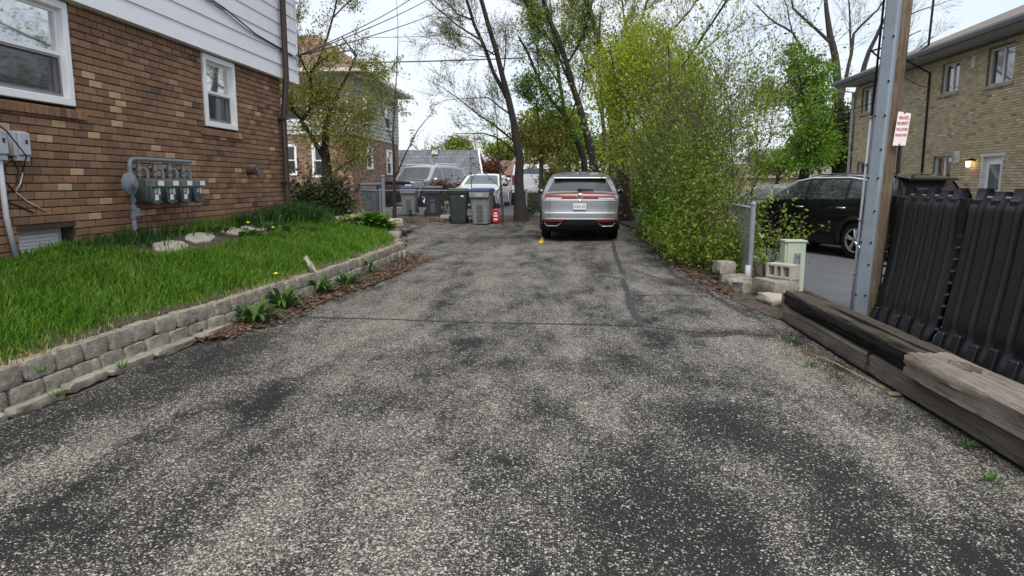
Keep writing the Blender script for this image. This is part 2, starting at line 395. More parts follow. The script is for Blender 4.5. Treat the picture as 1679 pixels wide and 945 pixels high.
MT['rooftan'] = slats('tan_shingle', (.17, .14, .12), (.22, .19, .165), .14)
MT['tanwall'] = plain('tan_stucco', (.42, .35, .25), .9, var=.1, scale=2)
MT['offwhite'] = plain('off_white_trim', (.60, .585, .54), .6, var=.12)
MT['soffit'] = plain('grey_soffit', (.36, .36, .35), .7, var=.1)
MT['gutter'] = plain('grey_gutter', (.15, .155, .16), .5, var=.12)
MT['bark_dark'] = bark('dark_bark', (.017, .0145, .013), .6); MT['bark_grey'] = bark('grey_bark', (.036, .031, .027), .6); MT['bark_brown'] = bark('brown_bark', (.042, .033, .028)); MT['bark_twig'] = bark('twig_bark', (.060, .048, .038))
MT['grass'] = leafmat('grass_blade', (.045, .125, .008), (.10, .245, .018), (.24, .36, .06), .42)
MT['grass_dk'] = leafmat('lily_blade', (.016, .050, .012), (.036, .095, .020), (.075, .15, .035), .3)
MT['leaf_yel'] = leafmat('leaf_yellow_green', (.17, .235, .014), (.33, .41, .025), (.50, .55, .08), .5)
MT['leaf_green'] = leafmat('leaf_green', (.06, .13, .014), (.12, .24, .022), (.22, .36, .04), .45)
MT['leaf_mid'] = leafmat('leaf_mid', (.09, .14, .02), (.19, .27, .03), (.32, .40, .07), .45)
MT['leaf_olive'] = leafmat('leaf_olive', (.11, .12, .022), (.22, .23, .045), (.38, .37, .11), .45)
MT['leaf_dark'] = leafmat('leaf_dark', (.018, .030, .009), (.036, .058, .015), (.07, .10, .022), .25)
MT['leaf_red'] = leafmat('leaf_copper', (.07, .03, .02), (.14, .06, .04), (.2, .1, .06), .3)
MT['hosta'] = leafmat('hosta_leaf', (.04, .11, .012), (.085, .19, .02), (.14, .27, .035), .3)
MT['hosta_v'] = leafmat('hosta_pale', (.10, .19, .04), (.30, .36, .12), (.55, .56, .30), .3)
MT['weed'] = leafmat('weed_leaf', (.03, .08, .012), (.06, .13, .025), (.11, .19, .05), .3)
MT['litter'] = leafmat('dead_leaf', (.035, .022, .015), (.10, .060, .040), (.22, .15, .105), .1, .9)
MT['straw'] = leafmat('straw', (.22, .16, .08), (.34, .25, .13), (.5, .4, .24), .2, .9)
MT['dandelion'] = plain('dandelion', (.75, .58, .02), .7)
me_, nt_, b_ = newmat('lamp_glow'); b_.inputs['Emission Color'].default_value = (1, .72, .3, 1); b_.inputs['Emission Strength'].default_value = 4; MT['glow'] = me_
# ------------------------------------------------------------------ ground, driveway, lot, lawn
rng = np.random.default_rng(7); random.seed(7)
def sheet(name, xs, ys, zf, mat, kind='structure'):
    P = [[(x, y, zf(x, y)) for x in xs] for y in ys]
    o = MB().grid(P).build(name, mat, base=(0, 0, 0), smooth=True); return setp(o, kind=kind)
gx_ = sorted(set([-400, -150, -60, -30, -20, -15, -12] + list(np.arange(-10, 6.01, .5)) + [8, 10, 15, 25, 60, 150, 400]))
gy_ = sorted(set([-60, -20, -8, -3] + list(np.arange(0, 32.01, .5)) + [36, 45, 60, 100, 200, 500, 900]))
sheet('ground', gx_, gy_, lambda x, y: gz(x, y) - .03, MT['earth'])
LE = [(-6, -3.5), (3, -3.47), (5.5, -3.47), (6.7, -3.36), (8.5, -3.1), (11, -2.75), (12, -2.75), (13.5, -3.0), (14.5, -3.35), (17.7, -4.05), (20, -4.55), (22.6, -5.15)]
RE = [(-6, 2.43), (7.6, 2.43), (9, 2.3), (11, 2.25), (14, 2.0), (16, 2.15), (20, 2.4), (22.6, 2.4)]
def drive_x(t, y):
    a = float(np.interp(y, [p[0] for p in LE], [p[1] for p in LE])); b = float(np.interp(y, [p[0] for p in RE], [p[1] for p in RE])); a -= .04 * math.sin(y * 5.1) + .03 * math.sin(y * 13); return a + (b - a) * t
dys = list(np.arange(-6, 22.61, .3))
P = []
for y in dys:
    row = []
    for i in range(29):
        x = drive_x(i / 28, y); row.append((x, y, prof(y) + .006 * math.sin(x * 2.1 + y) * (1 if y > 1 else 0)))
    P.append(row)
drive = setp(MB().grid(P).build('driveway', MT['asphalt'], base=(0, 0, 0), smooth=True), kind='structure')
def dz(x, y): return prof(y) + .006 * math.sin(x * 2.1 + y)
def ribbon(pts, wid, seed, name='crack_seal', mat='tar', parent=drive):
    r = random.Random(seed); m = MB(); P = []
    pts = [Vector((p[0], p[1], 0)) for p in pts]; dense = []
    for a, b in zip(pts[:-1], pts[1:]):
        k = max(2, int((b - a).length / .12))
        dense += [a.lerp(b, i / k) for i in range(k)]
    dense.append(pts[-1])
    for i, p in enumerate(dense):
        d = (dense[min(i + 1, len(dense) - 1)] - dense[max(0, i - 1)]).normalized(); n = Vector((-d.y, d.x, 0))
        ww = wid * (.45 + .75 * r.random()); j = n * (r.random() - .5) * wid * .8
        P.append([(q.x, q.y, dz(q.x, q.y) + .005) for q in (p + j - n * ww, p + j + n * ww)])
    return m.grid(P).build(name, MT[mat], parent, smooth=True)
ribbon([on(510, 522)[:2], on(640, 524)[:2], on(800, 529)[:2], on(1060, 537)[:2]], .022, 1)
ribbon([on(1060, 537)[:2], on(1150, 545)[:2], on(1270, 550)[:2]], .02, 2)
ribbon([on(1030, 478)[:2], on(1034, 500)[:2], on(1050, 535)[:2]], .045, 3)
ribbon([on(1040, 484)[:2], on(1110, 484)[:2], on(1160, 487)[:2]], .02, 4)
ribbon([on(640, 432)[:2], on(800, 433)[:2], on(1000, 432)[:2], on(1120, 470)[:2]], .014, 5)
ribbon([on(980, 452)[:2], on(1020, 458)[:2], on(1028, 478)[:2]], .05, 6)
ribbon([on(1005, 400)[:2], on(1010, 420)[:2], on(1020, 450)[:2]], .05, 7)
ribbon([on(690, 398)[:2], on(800, 404)[:2], on(900, 404)[:2]], .02, 8)
ribbon([on(700, 385)[:2], on(800, 388)[:2], on(880, 386)[:2]], .03, 9)
ribbon([on(1085, 430)[:2], on(1110, 455)[:2], on(1160, 480)[:2], on(1230, 520)[:2]], .03, 10)
# yellow bay line left of the parked car, as two worn strokes
P = []
for a, b in ((on(883, 399, .04)[:2], on(890, 399, .04)[:2]), (on(888, 390, .05)[:2], on(893.5, 390, .05)[:2]), (on(892, 380, .07)[:2], on(896, 380, .07)[:2])):
    P.append([(a[0], a[1], dz(*a) + .004), (b[0], b[1], dz(*b) + .004)])
MB().grid(P).build('bay_line', MT['yellow'], drive)
sheet('parking_lot', list(np.arange(3.15, 10.6, .6)) + [10.62], list(np.arange(-4, 44, 1.0)), lambda x, y: gz(x, y) + .005, MT['lot'])
sheet('rear_lot', [-30, -20, -12, -8, -6, -4, -2, 0, 2], list(np.arange(24.6, 60, 1.6)), lambda x, y: gz(x, y) + .006, MT['lot'])
# soil verge under the hedge and along the walls
P = []
for y in np.arange(.5, 20.01, .35):
    x1 = lawn_edge(y) - .13; row = []
    for i in range(24):
        x = -9 + (x1 + 9) * (i / 23) ** .6; row.append((x, y, lawn_z(x, y) + .02 * math.sin(x * 7 + y * 3) * math.sin(y * 5)))
    P.append(row)
setp(MB().grid(P).build('lawn', MT['soil'], base=(0, 0, 0), smooth=True), kind='structure')
def verge(name, pts):
    P = [[(x, y, gz(x, y) + .012 if -3.4 < x else .012) for x in np.linspace(a, b, 6)] for y, a, b in pts]
    return setp(MB().grid(P).build(name, MT['soil'], base=(0, 0, 0), smooth=True), kind='structure')
verge('soil_verge', [(6.3, -3.62, -3.36), (6.9, -3.6, -3.2), (8, -3.5, -3.0), (10, -3.4, -2.75), (12, -3.3, -2.6), (13, -3.3, -2.75), (13.8, -3.3, -3.0), (14.6, -3.6, -3.3)])
verge('hedge_soil', [(7.6, 2.40, 3.12), (8.6, 2.22, 3.2), (10.5, 2.2, 3.6), (13, 2.0, 3.8), (16, 2.1, 4), (20, 2.3, 4.2), (24.4, 1.5, 4.4)])
verge('tree_soil', [(22.3, -6.5, 2.4), (23, -7, 2.4), (24.6, -8, 2.4)])

def blades(n, xy, zf, h0, h1, wd, lean, r, segs=2):
    x, y = xy; z = zf; h = r.uniform(h0, h1, n) if not hasattr(h0, '__len__') else h0
    a = r.uniform(0, 2 * np.pi, n); l = r.uniform(.1, lean, n) * h
    dx, dy = np.cos(a) * l, np.sin(a) * l; b = r.uniform(0, np.pi, n); wx, wy = np.cos(b) * wd / 2, np.sin(b) * wd / 2
    V = np.zeros((n, 5, 3))
    V[:, 0] = np.stack([x - wx, y - wy, z - .01], 1); V[:, 1] = np.stack([x + wx, y + wy, z - .01], 1)
    mx_, my_, mz_ = x + dx * .3, y + dy * .3, z + h * .6
    V[:, 2] = np.stack([mx_ + wx * .8, my_ + wy * .8, mz_], 1); V[:, 3] = np.stack([mx_ - wx * .8, my_ - wy * .8, mz_], 1)
    V[:, 4] = np.stack([x + dx, y + dy, z + h * np.sqrt(np.maximum(.15, 1 - (l / h) ** 2 * .6))], 1)
    i = np.arange(n)[:, None] * 5
    F = np.concatenate([i + np.array([[0, 1, 2]]), i + np.array([[0, 2, 3]]), i + np.array([[3, 2, 4]])], 0)
    return V.reshape(-1, 3), F
def noise2(x, y): return .5 + .25 * np.sin(x * 3.1 + 1.7 * np.sin(y * 1.9)) + .25 * np.sin(y * 2.3 + 1.3 * np.sin(x * 4.1 + 2))
n = 190000
gx2 = -5.0 - 3.6 * rng.random(n) ** 1.0 * 0; gy2 = rng.uniform(2.6, 16.2, n)
xe = np.interp(gy2, [0, 5.5, 6.7, 9, 11.5, 13.6, 14.6, 17], [-3.62, -3.6, -3.48, -3.28, -3.2, -3.2, -3.5, -4.1]) - .10
xl = np.where(gy2 < 12.2, -5.0, np.where(gy2 < 15.2, -5.6, -4.7))
gx2 = xl + (xe - xl) * rng.random(n)
edge = (xe - gx2)
keep = rng.random(n) < np.clip(edge / .22, .08, 1)
dirt = (np.abs(gx2 + 4.62) < .25) & (gy2 > 8.0) & (gy2 < 10.8)
keep &= ~(dirt & (rng.random(n) < .85))
pav = (gx2 < -4.42) & (gy2 > 7.2) & (gy2 < 10.8); keep &= ~(pav & (rng.random(n) < .93))
keep &= rng.random(n) < (.35 + .65 * noise2(gx2 * 1.5, gy2 * 1.5)) * np.where(gy2 > 11, .55, 1)
gx2, gy2 = gx2[keep], gy2[keep]; n = len(gx2)
zz = np.array([lawn_z(a, b) for a, b in zip(gx2, gy2)])
hh = (.04 + .115 * rng.random(n) ** 1.3) * np.where(gx2 < -4.55, .6, 1.0) * (.55 + .75 * noise2(gx2 * 2.2 + 5, gy2 * 2.2)) * np.clip((np.interp(gy2, [0, 20], [0, 0]) + (np.interp(gy2, [0, 5.5, 6.7, 9, 11.5, 13.6, 14.6, 17], [-3.62, -3.6, -3.48, -3.28, -3.2, -3.2, -3.5, -4.1]) - gx2)) / .35, .45, 1)
V, F = blades(n, (gx2, gy2), zz, hh, None, .006 + .0006 * gy2, .9, rng)
setp(npmesh('grass', V, F, MT['grass']), 'lush unmown green grass on the raised lawn', 'grass', kind='stuff')
# straggling dry thatch at the lawn's edge
n = 900; ty = rng.uniform(3, 13.4, n); tx = np.interp(ty, [0, 5.5, 6.7, 9, 11.5, 13.6], [-3.62, -3.6, -3.48, -3.28, -3.2, -3.2]) - .02 - .22 * rng.random(n)
V, F = blades(n, (tx, ty), np.array([lawn_z(a, b) + .01 for a, b in zip(tx, ty)]), .02, .07, .006, 2.2, rng)
setp(npmesh('dry_grass', V, F, MT['straw']), 'dry straw coloured grass along the edge of the lawn', 'grass', kind='stuff')

def scatter_leaves(name, label, zones, mat, size=(.02, .05), flat=.35):
    Vs = []; 
    for (cx, cy, rx, ry, k, zf) in zones:
        q = rng.normal(0, .5, (k, 2)); x = cx + q[:, 0] * rx; y = cy + q[:, 1] * ry
        for a, b in zip(x, y):
            s_ = rng.uniform(*size); th = rng.uniform(0, 6.28); t1 = rng.uniform(-flat, flat); t2 = rng.uniform(-flat, flat)
            u = Vector((math.cos(th), math.sin(th), t1)) * s_; v = Vector((-math.sin(th), math.cos(th), t2)) * s_ * .55
            c = Vector((a, b, zf(a, b) + .022 + rng.random() * .012)); Vs += [c - u, c + v, c + u, c - v]
    V = np.array([tuple(p) for p in Vs]); F = np.arange(len(V)).reshape(-1, 4)
    return setp(npmesh(name, V, F, MT[mat]), label, 'leaf litter', kind='stuff')
wallx = lambda y: float(np.interp(y, [6, 6.7, 8, 10, 12, 13.5], [-3.45, -3.3, -3.15, -2.95, -2.85, -3.0]))
scatter_leaves('leaf_litter', 'brown dead leaves heaped between the block wall and the driveway', [(wallx(y), y, .25, .5, 170, gz) for y in np.arange(6.4, 13.6, .5)] + [(-2.75, 12.8, .3, .7, 350, gz)], 'litter')
scatter_leaves('leaf_litter', 'brown leaves and twigs drifted beneath the hedge', [(2.2 + .1 * (y > 14), y, .3, .6, 150, gz) for y in np.arange(9.5, 22, .8)], 'litter')
scatter_leaves('leaf_litter', 'brown leaves around the tree in front of the rear fence', [(x, 22.9, .8, .7, 260, gz) for x in np.arange(-6.2, 1.8, .9)], 'litter')
scatter_leaves('leaf_litter', 'scattered dead leaves and grit along the foot of the timbers', [(2.3, y, .07, .5, 14, gz) for y in np.arange(3.2, 7.8, .5)] + [(2.6, 8.1, .3, .8, 130, gz)], 'litter', (.008, .025))
scatter_leaves('leaf_litter', 'dead leaves round the hosta plants', [(-4.6, 16.4, .9, 1.0, 300, lawn_z)], 'litter')

# ------------------------------------------------------------------ retaining wall of split-face blocks
def rough_box(d, seed, amp=.012, nx=5, ny=3, nz=3, front=None):
    "box with split, uneven faces (local, centred on x/y, standing on z=0)"
    r = random.Random(seed); m = MB(); key = {}
    def pt(i, j, k):
        if (i, j, k) not in key:
            q = []
            for a, n_, L in ((i, nx, d[0]), (j, ny, d[1]), (k, nz, d[2])):
                t = 2 * a / n_ - 1; q.append(t)
            rr = .14
            x, y, z = [L / 2 * t for t, L in zip(q, d)]
            ed = sum(1 for t in q if abs(t) > .99)
            s_ = {3: .89, 2: .95}.get(ed, 1.0)
            x *= s_; y *= s_ if ed > 1 else 1; z *= (1 + s_) / 2
            key[(i, j, k)] = (x + r.uniform(-amp, amp), y + r.uniform(-amp, amp), z + d[2] / 2 + r.uniform(-amp, amp) * .6)
        return key[(i, j, k)]
    for (A, B, fix) in ((0, 1, 2), (1, 2, 0), (0, 2, 1)):
        nn = (nx, ny, nz)
        for side in (0, nn[fix]):
            G = []
            for a in range(nn[A] + 1):
                row = []
                for b in range(nn[B] + 1):
                    ijk = [0, 0, 0]; ijk[A] = a; ijk[B] = b; ijk[fix] = side; row.append(pt(*ijk))
                G.append(row)
            flip = (side == 0) ^ (fix == 1)
            m.grid(G[::-1] if flip else G)
    bm = bmesh.new(); tmp = bpy.data.meshes.new('t'); tmp.from_pydata(m.v, [], m.f); bm.from_mesh(tmp); bmesh.ops.remove_doubles(bm, verts=bm.verts, dist=1e-6); bmesh.ops.recalc_face_normals(bm, faces=bm.faces)
    m.v = [tuple(v.co) for v in bm.verts]; bm.verts.index_update(); m.f = [tuple(v.index for v in f.verts) for f in bm.faces]; bm.free(); bpy.data.meshes.remove(tmp)
    return m
BH = .142
rw = thing('retaining_wall', 'low curving wall of two courses of weathered grey blocks below the lawn', 'wall', (-3.5, 6, 0))
variants = []
for k in range(7):
    o = rough_box((.20, .277 + .012 * (k % 3 - 1), BH - .004), 40 + k, .0055, 5, 8, 5).build('block', MT['block'], rw, world=False, smooth=False)
    autosmooth(o, 30); variants.append(o)
used = set()
face = lambda y: lawn_edge(y)
for course in (0, 1):
    y = 2.6 + .15 * course; i = 0
    while y < 13.55:
        k = (i * 3 + course * 2 + random.randrange(2)) % 7
        o = variants[k] if k not in used else variants[k].copy()
        if k in used: COL.objects.link(o)
        used.add(k)
        yc = y + .148; slope = (face(yc + .1) - face(yc - .1)) / .2
        o.location = Vector((face(yc) - .10 - .025 * course + random.uniform(-.012, .012), yc, .01 + course * BH + random.uniform(-.004, .004))) - Vector((-3.5, 6, 0))
        o.rotation_euler = (random.uniform(-.02, .02), random.uniform(-.03, .03), -math.atan(slope) + random.uniform(-.05, .05)); o.parent = rw
        y += .298; i += 1
for i, (x, y, z, s) in enumerate([(-3.28, 13.72, .0, 1.0), (-3.42, 13.78, .14, 1.15), (-3.62, 14.5, .14, .95), (-3.75, 15.2, .26, 1.1), (-3.55, 14.3, 0, 1), (-3.7, 15.0, .12, 1), (-3.9, 15.9, .30, .9)]):
    o = variants[i % 7].copy(); COL.objects.link(o); o.location = Vector((x, y, z)) - Vector((-3.5, 6, 0)); o.scale = (1.25 * s, s, s); o.rotation_euler = (0, 0, random.uniform(-.6, .2)); o.parent = rw
# cracked concrete footing in broken lengths
y = 1.6; fi = 0
while y < 6.6:
    ln = random.uniform(.35, .75); yc = y + ln / 2; wd_ = random.uniform(.13, .19)
    o = rough_box((wd_, ln - .012, .06), 300 + fi, .010, 3, 9, 2).build('footing', MT['concrete'], rw, world=False); autosmooth(o, 35)
    o.location = Vector((face(yc) + .01 + random.uniform(-.02, .02), yc, -.012 + random.uniform(-.008, .008))) - Vector((-3.5, 6, 0)); o.rotation_euler = (0, random.uniform(-.02, .10), random.uniform(-.03, .03)); y += ln; fi += 1
# flat edging pieces on the lawn and the leaning chip of stone
def slab(name, label, cat, pts, z0, z1, mat, group=None):
    zs = lawn_z
    m = MB().prism(pts, 0, 1, lambda a, b, z: (a, b, (zs(a, b) + (z0 if z == 0 else z1))))
    return setp(m.build(name, MT[mat], bevel=.008), label, cat, group)
def poly(cx, cy, rx, ry, n, seed, rot=0):
    r = random.Random(seed); o = []
    for i in range(n):
        a = 2 * math.pi * i / n; k = r.uniform(.82, 1.1); x, y = rx * k * math.cos(a), ry * k * math.sin(a)
        o.append((cx + x * math.cos(rot) - y * math.sin(rot), cy + x * math.sin(rot) + y * math.cos(rot)))
    return o
for i, (x, y, rx, ry, lab) in enumerate([(-4.62, 7.75, .13, .38, 'nearest narrow pale edging stone in the grass below the gas meters'), (-4.67, 8.55, .14, .36, 'second pale edging stone along the flower bed by the brick wall'), (-4.72, 9.35, .20, .36, 'third and broad pale edging stone beside the bare soil'), (-4.70, 10.2, .16, .40, 'farthest pale edging stone in front of the tall grass clump')]):
    slab('edging_stone', lab, 'stone', poly(x, y, rx, ry, 7, i + 3), -.06, .022, 'paver', 'edging stones along the bed')
slab('concrete_slab', 'pale concrete slab behind the lawn at the house corner', 'slab', [(-7.8, 17.6), (-5.2, 16.9), (-4.35, 18.6), (-4.6, 19.6), (-7.8, 19.6)], .0, .12, 'paver')
p = on(522, 440, .33)
o = rough_box((.05, .26, .22), 91, .012).build('stone_chip', MT['paver'], base=(0, 0, 0)); o.location = (p[0] - .05, p[1], .28); o.rotation_euler = (.5, -.5, .3)
setp(o, 'broken pale stone leaning on top of the block wall', 'stone')

# ------------------------------------------------------------------ brick house on the left
def brick_rects(s0, s1, z0, z1, ch, bl, holes, seed):
    r = random.Random(seed); out = []; k = 0; z = z0
    while z + ch * .6 < z1:
        st = s0 - (bl / 2 if k % 2 else 0); s = st
        zt = z + ch
        while s < s1:
            a, b = max(s, s0), min(s + bl, s1)
            seg = [(a, b)]
            for (h0, h1, v0, v1) in holes:
                if zt > v0 + .015 and z < v1 - .015:
                    ns_ = []
                    for (p_, q_) in seg:
                        if q_ <= h0 or p_ >= h1: ns_.append((p_, q_))
                        else:
                            if p_ < h0: ns_.append((p_, h0))
                            if q_ > h1: ns_.append((h1, q_))
                    seg = ns_
            for (p_, q_) in seg:
                if q_ - p_ > .03: out.append((p_, q_, z, zt, (q_ - p_) > bl - .004))
            s += bl
        z += ch; k += 1
    return out
def brick_geo(m, p_, q_, z, zt, fn, j=.0055, dep=.014, ch=.004):
    a, b, c, d = p_ + j, q_ - j, z + j, zt - j
    v = [fn(a, c, 0), fn(b, c, 0), fn(b, d, 0), fn(a, d, 0), fn(a, c, dep - ch), fn(b, c, dep - ch), fn(b, d, dep - ch), fn(a, d, dep - ch), fn(a + ch, c + ch, dep), fn(b - ch, c + ch, dep), fn(b - ch, d - ch, dep), fn(a + ch, d - ch, dep)]
    m.add(v, [(0, 1, 5, 4), (1, 2, 6, 5), (2, 3, 7, 6), (3, 0, 4, 7), (4, 5, 9, 8), (5, 6, 10, 9), (6, 7, 11, 10), (7, 4, 8, 11), (8, 9, 10, 11)])
def tone_of(r):
    t = r.random()
    if t < .055: return r.uniform(0, .16)
    if t < .945: return r.uniform(.26, .72)
    return r.uniform(.80, .98)
HX = -5.0
house = thing('brick_house', 'brown brick house with white lap siding above, beside the lawn', 'house', (HX, 6, 0))
Yc = 12.15
holes = [(5.5, 6.87, 2.20, 3.34), (9.46, 10.43, 2.22, 3.34), (5.95, 6.68, .70, 1.08)]
m = MB()                                             # mortar backing in pieces round the openings
def wallpieces(m, s0, s1, z0, z1, holes, fn, th=.25):
    ss = sorted(set([s0, s1] + [h for q in holes for h in q[:2]])); zs = sorted(set([z0, z1] + [h for q in holes for h in q[2:]]))
    for a, b in zip(ss[:-1], ss[1:]):
        for c, d in zip(zs[:-1], zs[1:]):
            if any(h[0] <= a and b <= h[1] and h[2] <= c and d <= h[3] for h in holes): continue
            m.hexa([fn(a, c, -th), fn(b, c, -th), fn(b, c, 0), fn(a, c, 0), fn(a, d, -th), fn(b, d, -th), fn(b, d, 0), fn(a, d, 0)])
fnE = lambda s, z, d: (HX + d, s, z)
wallpieces(m, .5, Yc, -.1, 3.36, holes, fnE)
m.span((-12.5, .5, -.1), (-5.25, .75, 3.36)); m.span((-12.5, 11.9, -.1), (-5.25, Yc, 3.36)); m.span((-12.5, .75, -.1), (-12.25, 11.9, 3.36))
m.build('wall', MT['mortar'], house)
rects = brick_rects(.5, Yc, .255, 3.36, .0775, .2035, holes, 3)
rb = random.Random(11)
full = [q for q in rects if q[4] and 5.72 < q[0] < 9 and q[2] > .78]
full.sort(key=lambda q: q[0]); near = full[:298]; nearset = set(near)
meshes = []
for k in range(36):
    mm = MB(); brick_geo(mm, -.10175, .10175, 0, .0775, fnE, dep=.012 + .005 * rb.random()); 
    mm.v = [(x - HX, y, z) for x, y, z in mm.v]
    t = tone_of(rb); meshes.append((mm, t))
protos = []
for i, q in enumerate(near):
    k = rb.randrange(36)
    if i < 36: k = i
    if i < 36:
        mm, t = meshes[i]; o = mm.build('brick', MT['brick'], house, world=False, tone=[t] * len(mm.v)); protos.append(o)
    else:
        o = protos[k].copy(); COL.objects.link(o)
    o.location = Vector((HX, (q[0] + q[1]) / 2, q[2])) - Vector((HX, 6, 0)); o.rotation_euler = (rb.uniform(-.008, .008), 0, rb.uniform(-.006, .006))
mm = MB(); tn = []
for q in rects:
    if q in nearset: continue
    if q[3] < .3: continue
    n0 = len(mm.v); brick_geo(mm, q[0], q[1], q[2], q[3], fnE, dep=.012 + .005 * rb.random()); tn += [tone_of(rb)] * (len(mm.v) - n0)
# bricks of the rear wall and the window returns
for q in brick_rects(-8.0, HX, .255, 3.36, .0775, .2035, [], 5):
    n0 = len(mm.v); brick_geo(mm, q[0], q[1], q[2], q[3], lambda s, z, d: (s, Yc + d, z)); tn += [tone_of(rb)] * (len(mm.v) - n0)
setp(mm.build('brickwork', MT['brick'], house, tone=tn), kind='stuff')
for s0, s1, z0 in ((5.36, 6.99, 2.20), (9.33, 10.56, 2.22)):           # rowlock sills, brick by brick
    k = int((s1 - s0) / .0775); wd = (s1 - s0) / k
    for i in range(k):
        mm = MB(); a, b = s0 + i * wd + .004, s0 + (i + 1) * wd - .004
        mm.hexa([(HX - .08, a, z0 - .03), (HX - .08, b, z0 - .03), (HX + .05, b, z0 - .055), (HX + .05, a, z0 - .055), (HX - .08, a, z0 + .06), (HX - .08, b, z0 + .06), (HX + .05, b, z0 + .03), (HX + .05, a, z0 + .03)])
        mm.build('sill_brick', MT['brick'], house, tone=[tone_of(rb)] * 8, bevel=.003)
# white lap siding, board by board, jettied over the brick
SX = HX + .10
for i in range(12):
    z = 3.30 + i * .228; ye = 12.72
    mm = MB().hexa([(SX - .12, .4, z), (SX - .12, ye, z), (SX + .018, ye, z), (SX + .018, .4, z), (SX - .12, .4, z + .232), (SX - .12, ye, z + .232), (SX - .002, ye, z + .232), (SX - .002, .4, z + .232)])
    mm.build('siding_board', MT['siding'], house)
MB().span((-12.5, .4, 3.365), (SX - .13, 12.70, 6.04)).build('upper_wall', MT['siding'], house)
MB().span((SX - .3, .42, 3.31), (SX - .125, 12.70, 3.362)).build('soffit', MT['offwhite'], house)
MB().span((SX - .02, 12.722, 3.30), (SX + .03, 12.76, 6.04)).build('corner_board', MT['siding'], house)
mm = MB().hexa([(-13.1, -.2, 6.05), (-13.1, 13.3, 6.05), (-4.3, 13.3, 6.05), (-4.3, -.2, 6.05), (-8.7, -.2, 8.3), (-8.7, 13.3, 8.3), (-8.6, 13.3, 8.3), (-8.6, -.2, 8.3)])
mm.build('roof', MT['roofbrown'], house)
def dh_window(parent, fn, s0, s1, z0, z1, fr=.075, blind=True):
    "double-hung window: fn(s, z, depth out of wall)"
    def rect(m, a, b, c, d, d0, d1):
        m.hexa([fn(a, c, d0), fn(b, c, d0), fn(b, c, d1), fn(a, c, d1), fn(a, d, d0), fn(b, d, d0), fn(b, d, d1), fn(a, d, d1)])
    def ring(m, a, b, c, d, t, d0, d1, tb=None):
        tb = tb or t
        rect(m, a, a + t, c, d, d0, d1); rect(m, b - t, b, c, d, d0, d1); rect(m, a + t, b - t, c, c + tb, d0, d1); rect(m, a + t, b - t, d - t, d, d0, d1)
    m = MB(); ring(m, s0, s1, z0, z1, fr, -.10, .035); 
    win = m.build('window', MT['white'], parent, bevel=.006)
    a, b, c, d = s0 + fr + .002, s1 - fr - .002, z0 + fr + .002, z1 - fr - .002; h = (c + d) / 2
    m = MB(); ring(m, a, b, h - .018, d, .035, -.06, -.03); m.build('sash', MT['white'], win)
    m = MB(); ring(m, a, b, c, h + .012, .04, -.095, -.062, .055); m.build('sash', MT['white'], win)
    m = MB(); ring(m, a + .004, b - .004, c + .004, h - .02, .022, -.045, -.034, .03); m.build('screen_frame', MT['screen'], win)
    m = MB(); rect(m, a + .034, b - .034, h + .015, d - .034, -.047, -.043); m.build('pane', MT['glass'], win)
    m = MB(); rect(m, a + .039, b - .039, c + .054, h - .027, -.082, -.078); m.build('pane', MT['glass'], win)
    m = MB(); rect(m, a + .026, b - .026, c + .034, h - .042, -.041, -.039); m.build('insect_screen', MT['insect'], win)
    if blind:
        m = MB(); z = c + .02
        while z < d:
            m.add([fn(a, z, -.135), fn(b, z, -.135), fn(b, z + .017, -.118), fn(a, z + .017, -.118)], [(0, 1, 2, 3)]); z += .037
        setp(m.build('blind', MT['blind'], win), kind=None)
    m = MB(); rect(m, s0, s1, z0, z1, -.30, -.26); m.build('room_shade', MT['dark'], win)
    return win
dh_window(house, fnE, 5.52, 6.85, 2.27, 3.28)
dh_window(house, fnE, 9.48, 10.41, 2.29, 3.28)
# basement window in its dark recess
m = MB(); m.span((HX - .16, 6.0, .72), (HX - .12, 6.62, .76)); m.span((HX - .16, 6.0, 1.00), (HX - .12, 6.62, 1.045)); m.span((HX - .16, 5.97, .72), (HX - .12, 6.0, 1.045)); m.span((HX - .16, 6.62, .72), (HX - .12, 6.66, 1.045))
bw = m.build('basement_window', MT['greybox'], house)
m = MB().span((HX - .152, 6.0, .76), (HX - .146, 6.62, 1.0)); m.build('pane', MT['glass'], bw)
m = MB()
for i in range(7): m.span((HX - .142, 6.0, .762 + i * .034), (HX - .130, 6.62, .792 + i * .034))
m.build('blind', MT['sticker'], bw)
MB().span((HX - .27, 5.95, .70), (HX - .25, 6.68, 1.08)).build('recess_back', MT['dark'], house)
MB().span((HX - .24, 5.93, 1.06), (HX + .018, 6.70, 1.10)).build('lintel', MT['brown'], house)
# brown downspout with straps
m = MB().tube([(HX + .185, 12.02, 6.2), (HX + .18, 12.02, 3.3), (HX + .10, 12.02, 2.6), (HX + .10, 12.02, .9)], .055, 8)
dsp = autosmooth(m.build('downspout', MT['brown'], house))
for z in (1.5, 2.6): MB().span((HX + .012, 11.94, z), (HX + .16, 12.10, z + .03)).build('strap', MT['brown'], dsp)
# dryer vent hood
m = MB().tube([(HX + .01, 10.69, 1.69), (HX + .16, 10.69, 1.68)], .062, 12); vt = m.build('vent_hood', MT['brown'], house)
m = MB().hexa([(HX + .16, 10.62, 1.62), (HX + .24, 10.62, 1.58), (HX + .24, 10.76, 1.58), (HX + .16, 10.76, 1.62), (HX + .16, 10.62, 1.75), (HX + .165, 10.62, 1.76), (HX + .165, 10.76, 1.76), (HX + .16, 10.76, 1.75)]); m.build('flap', MT['brown'], vt)

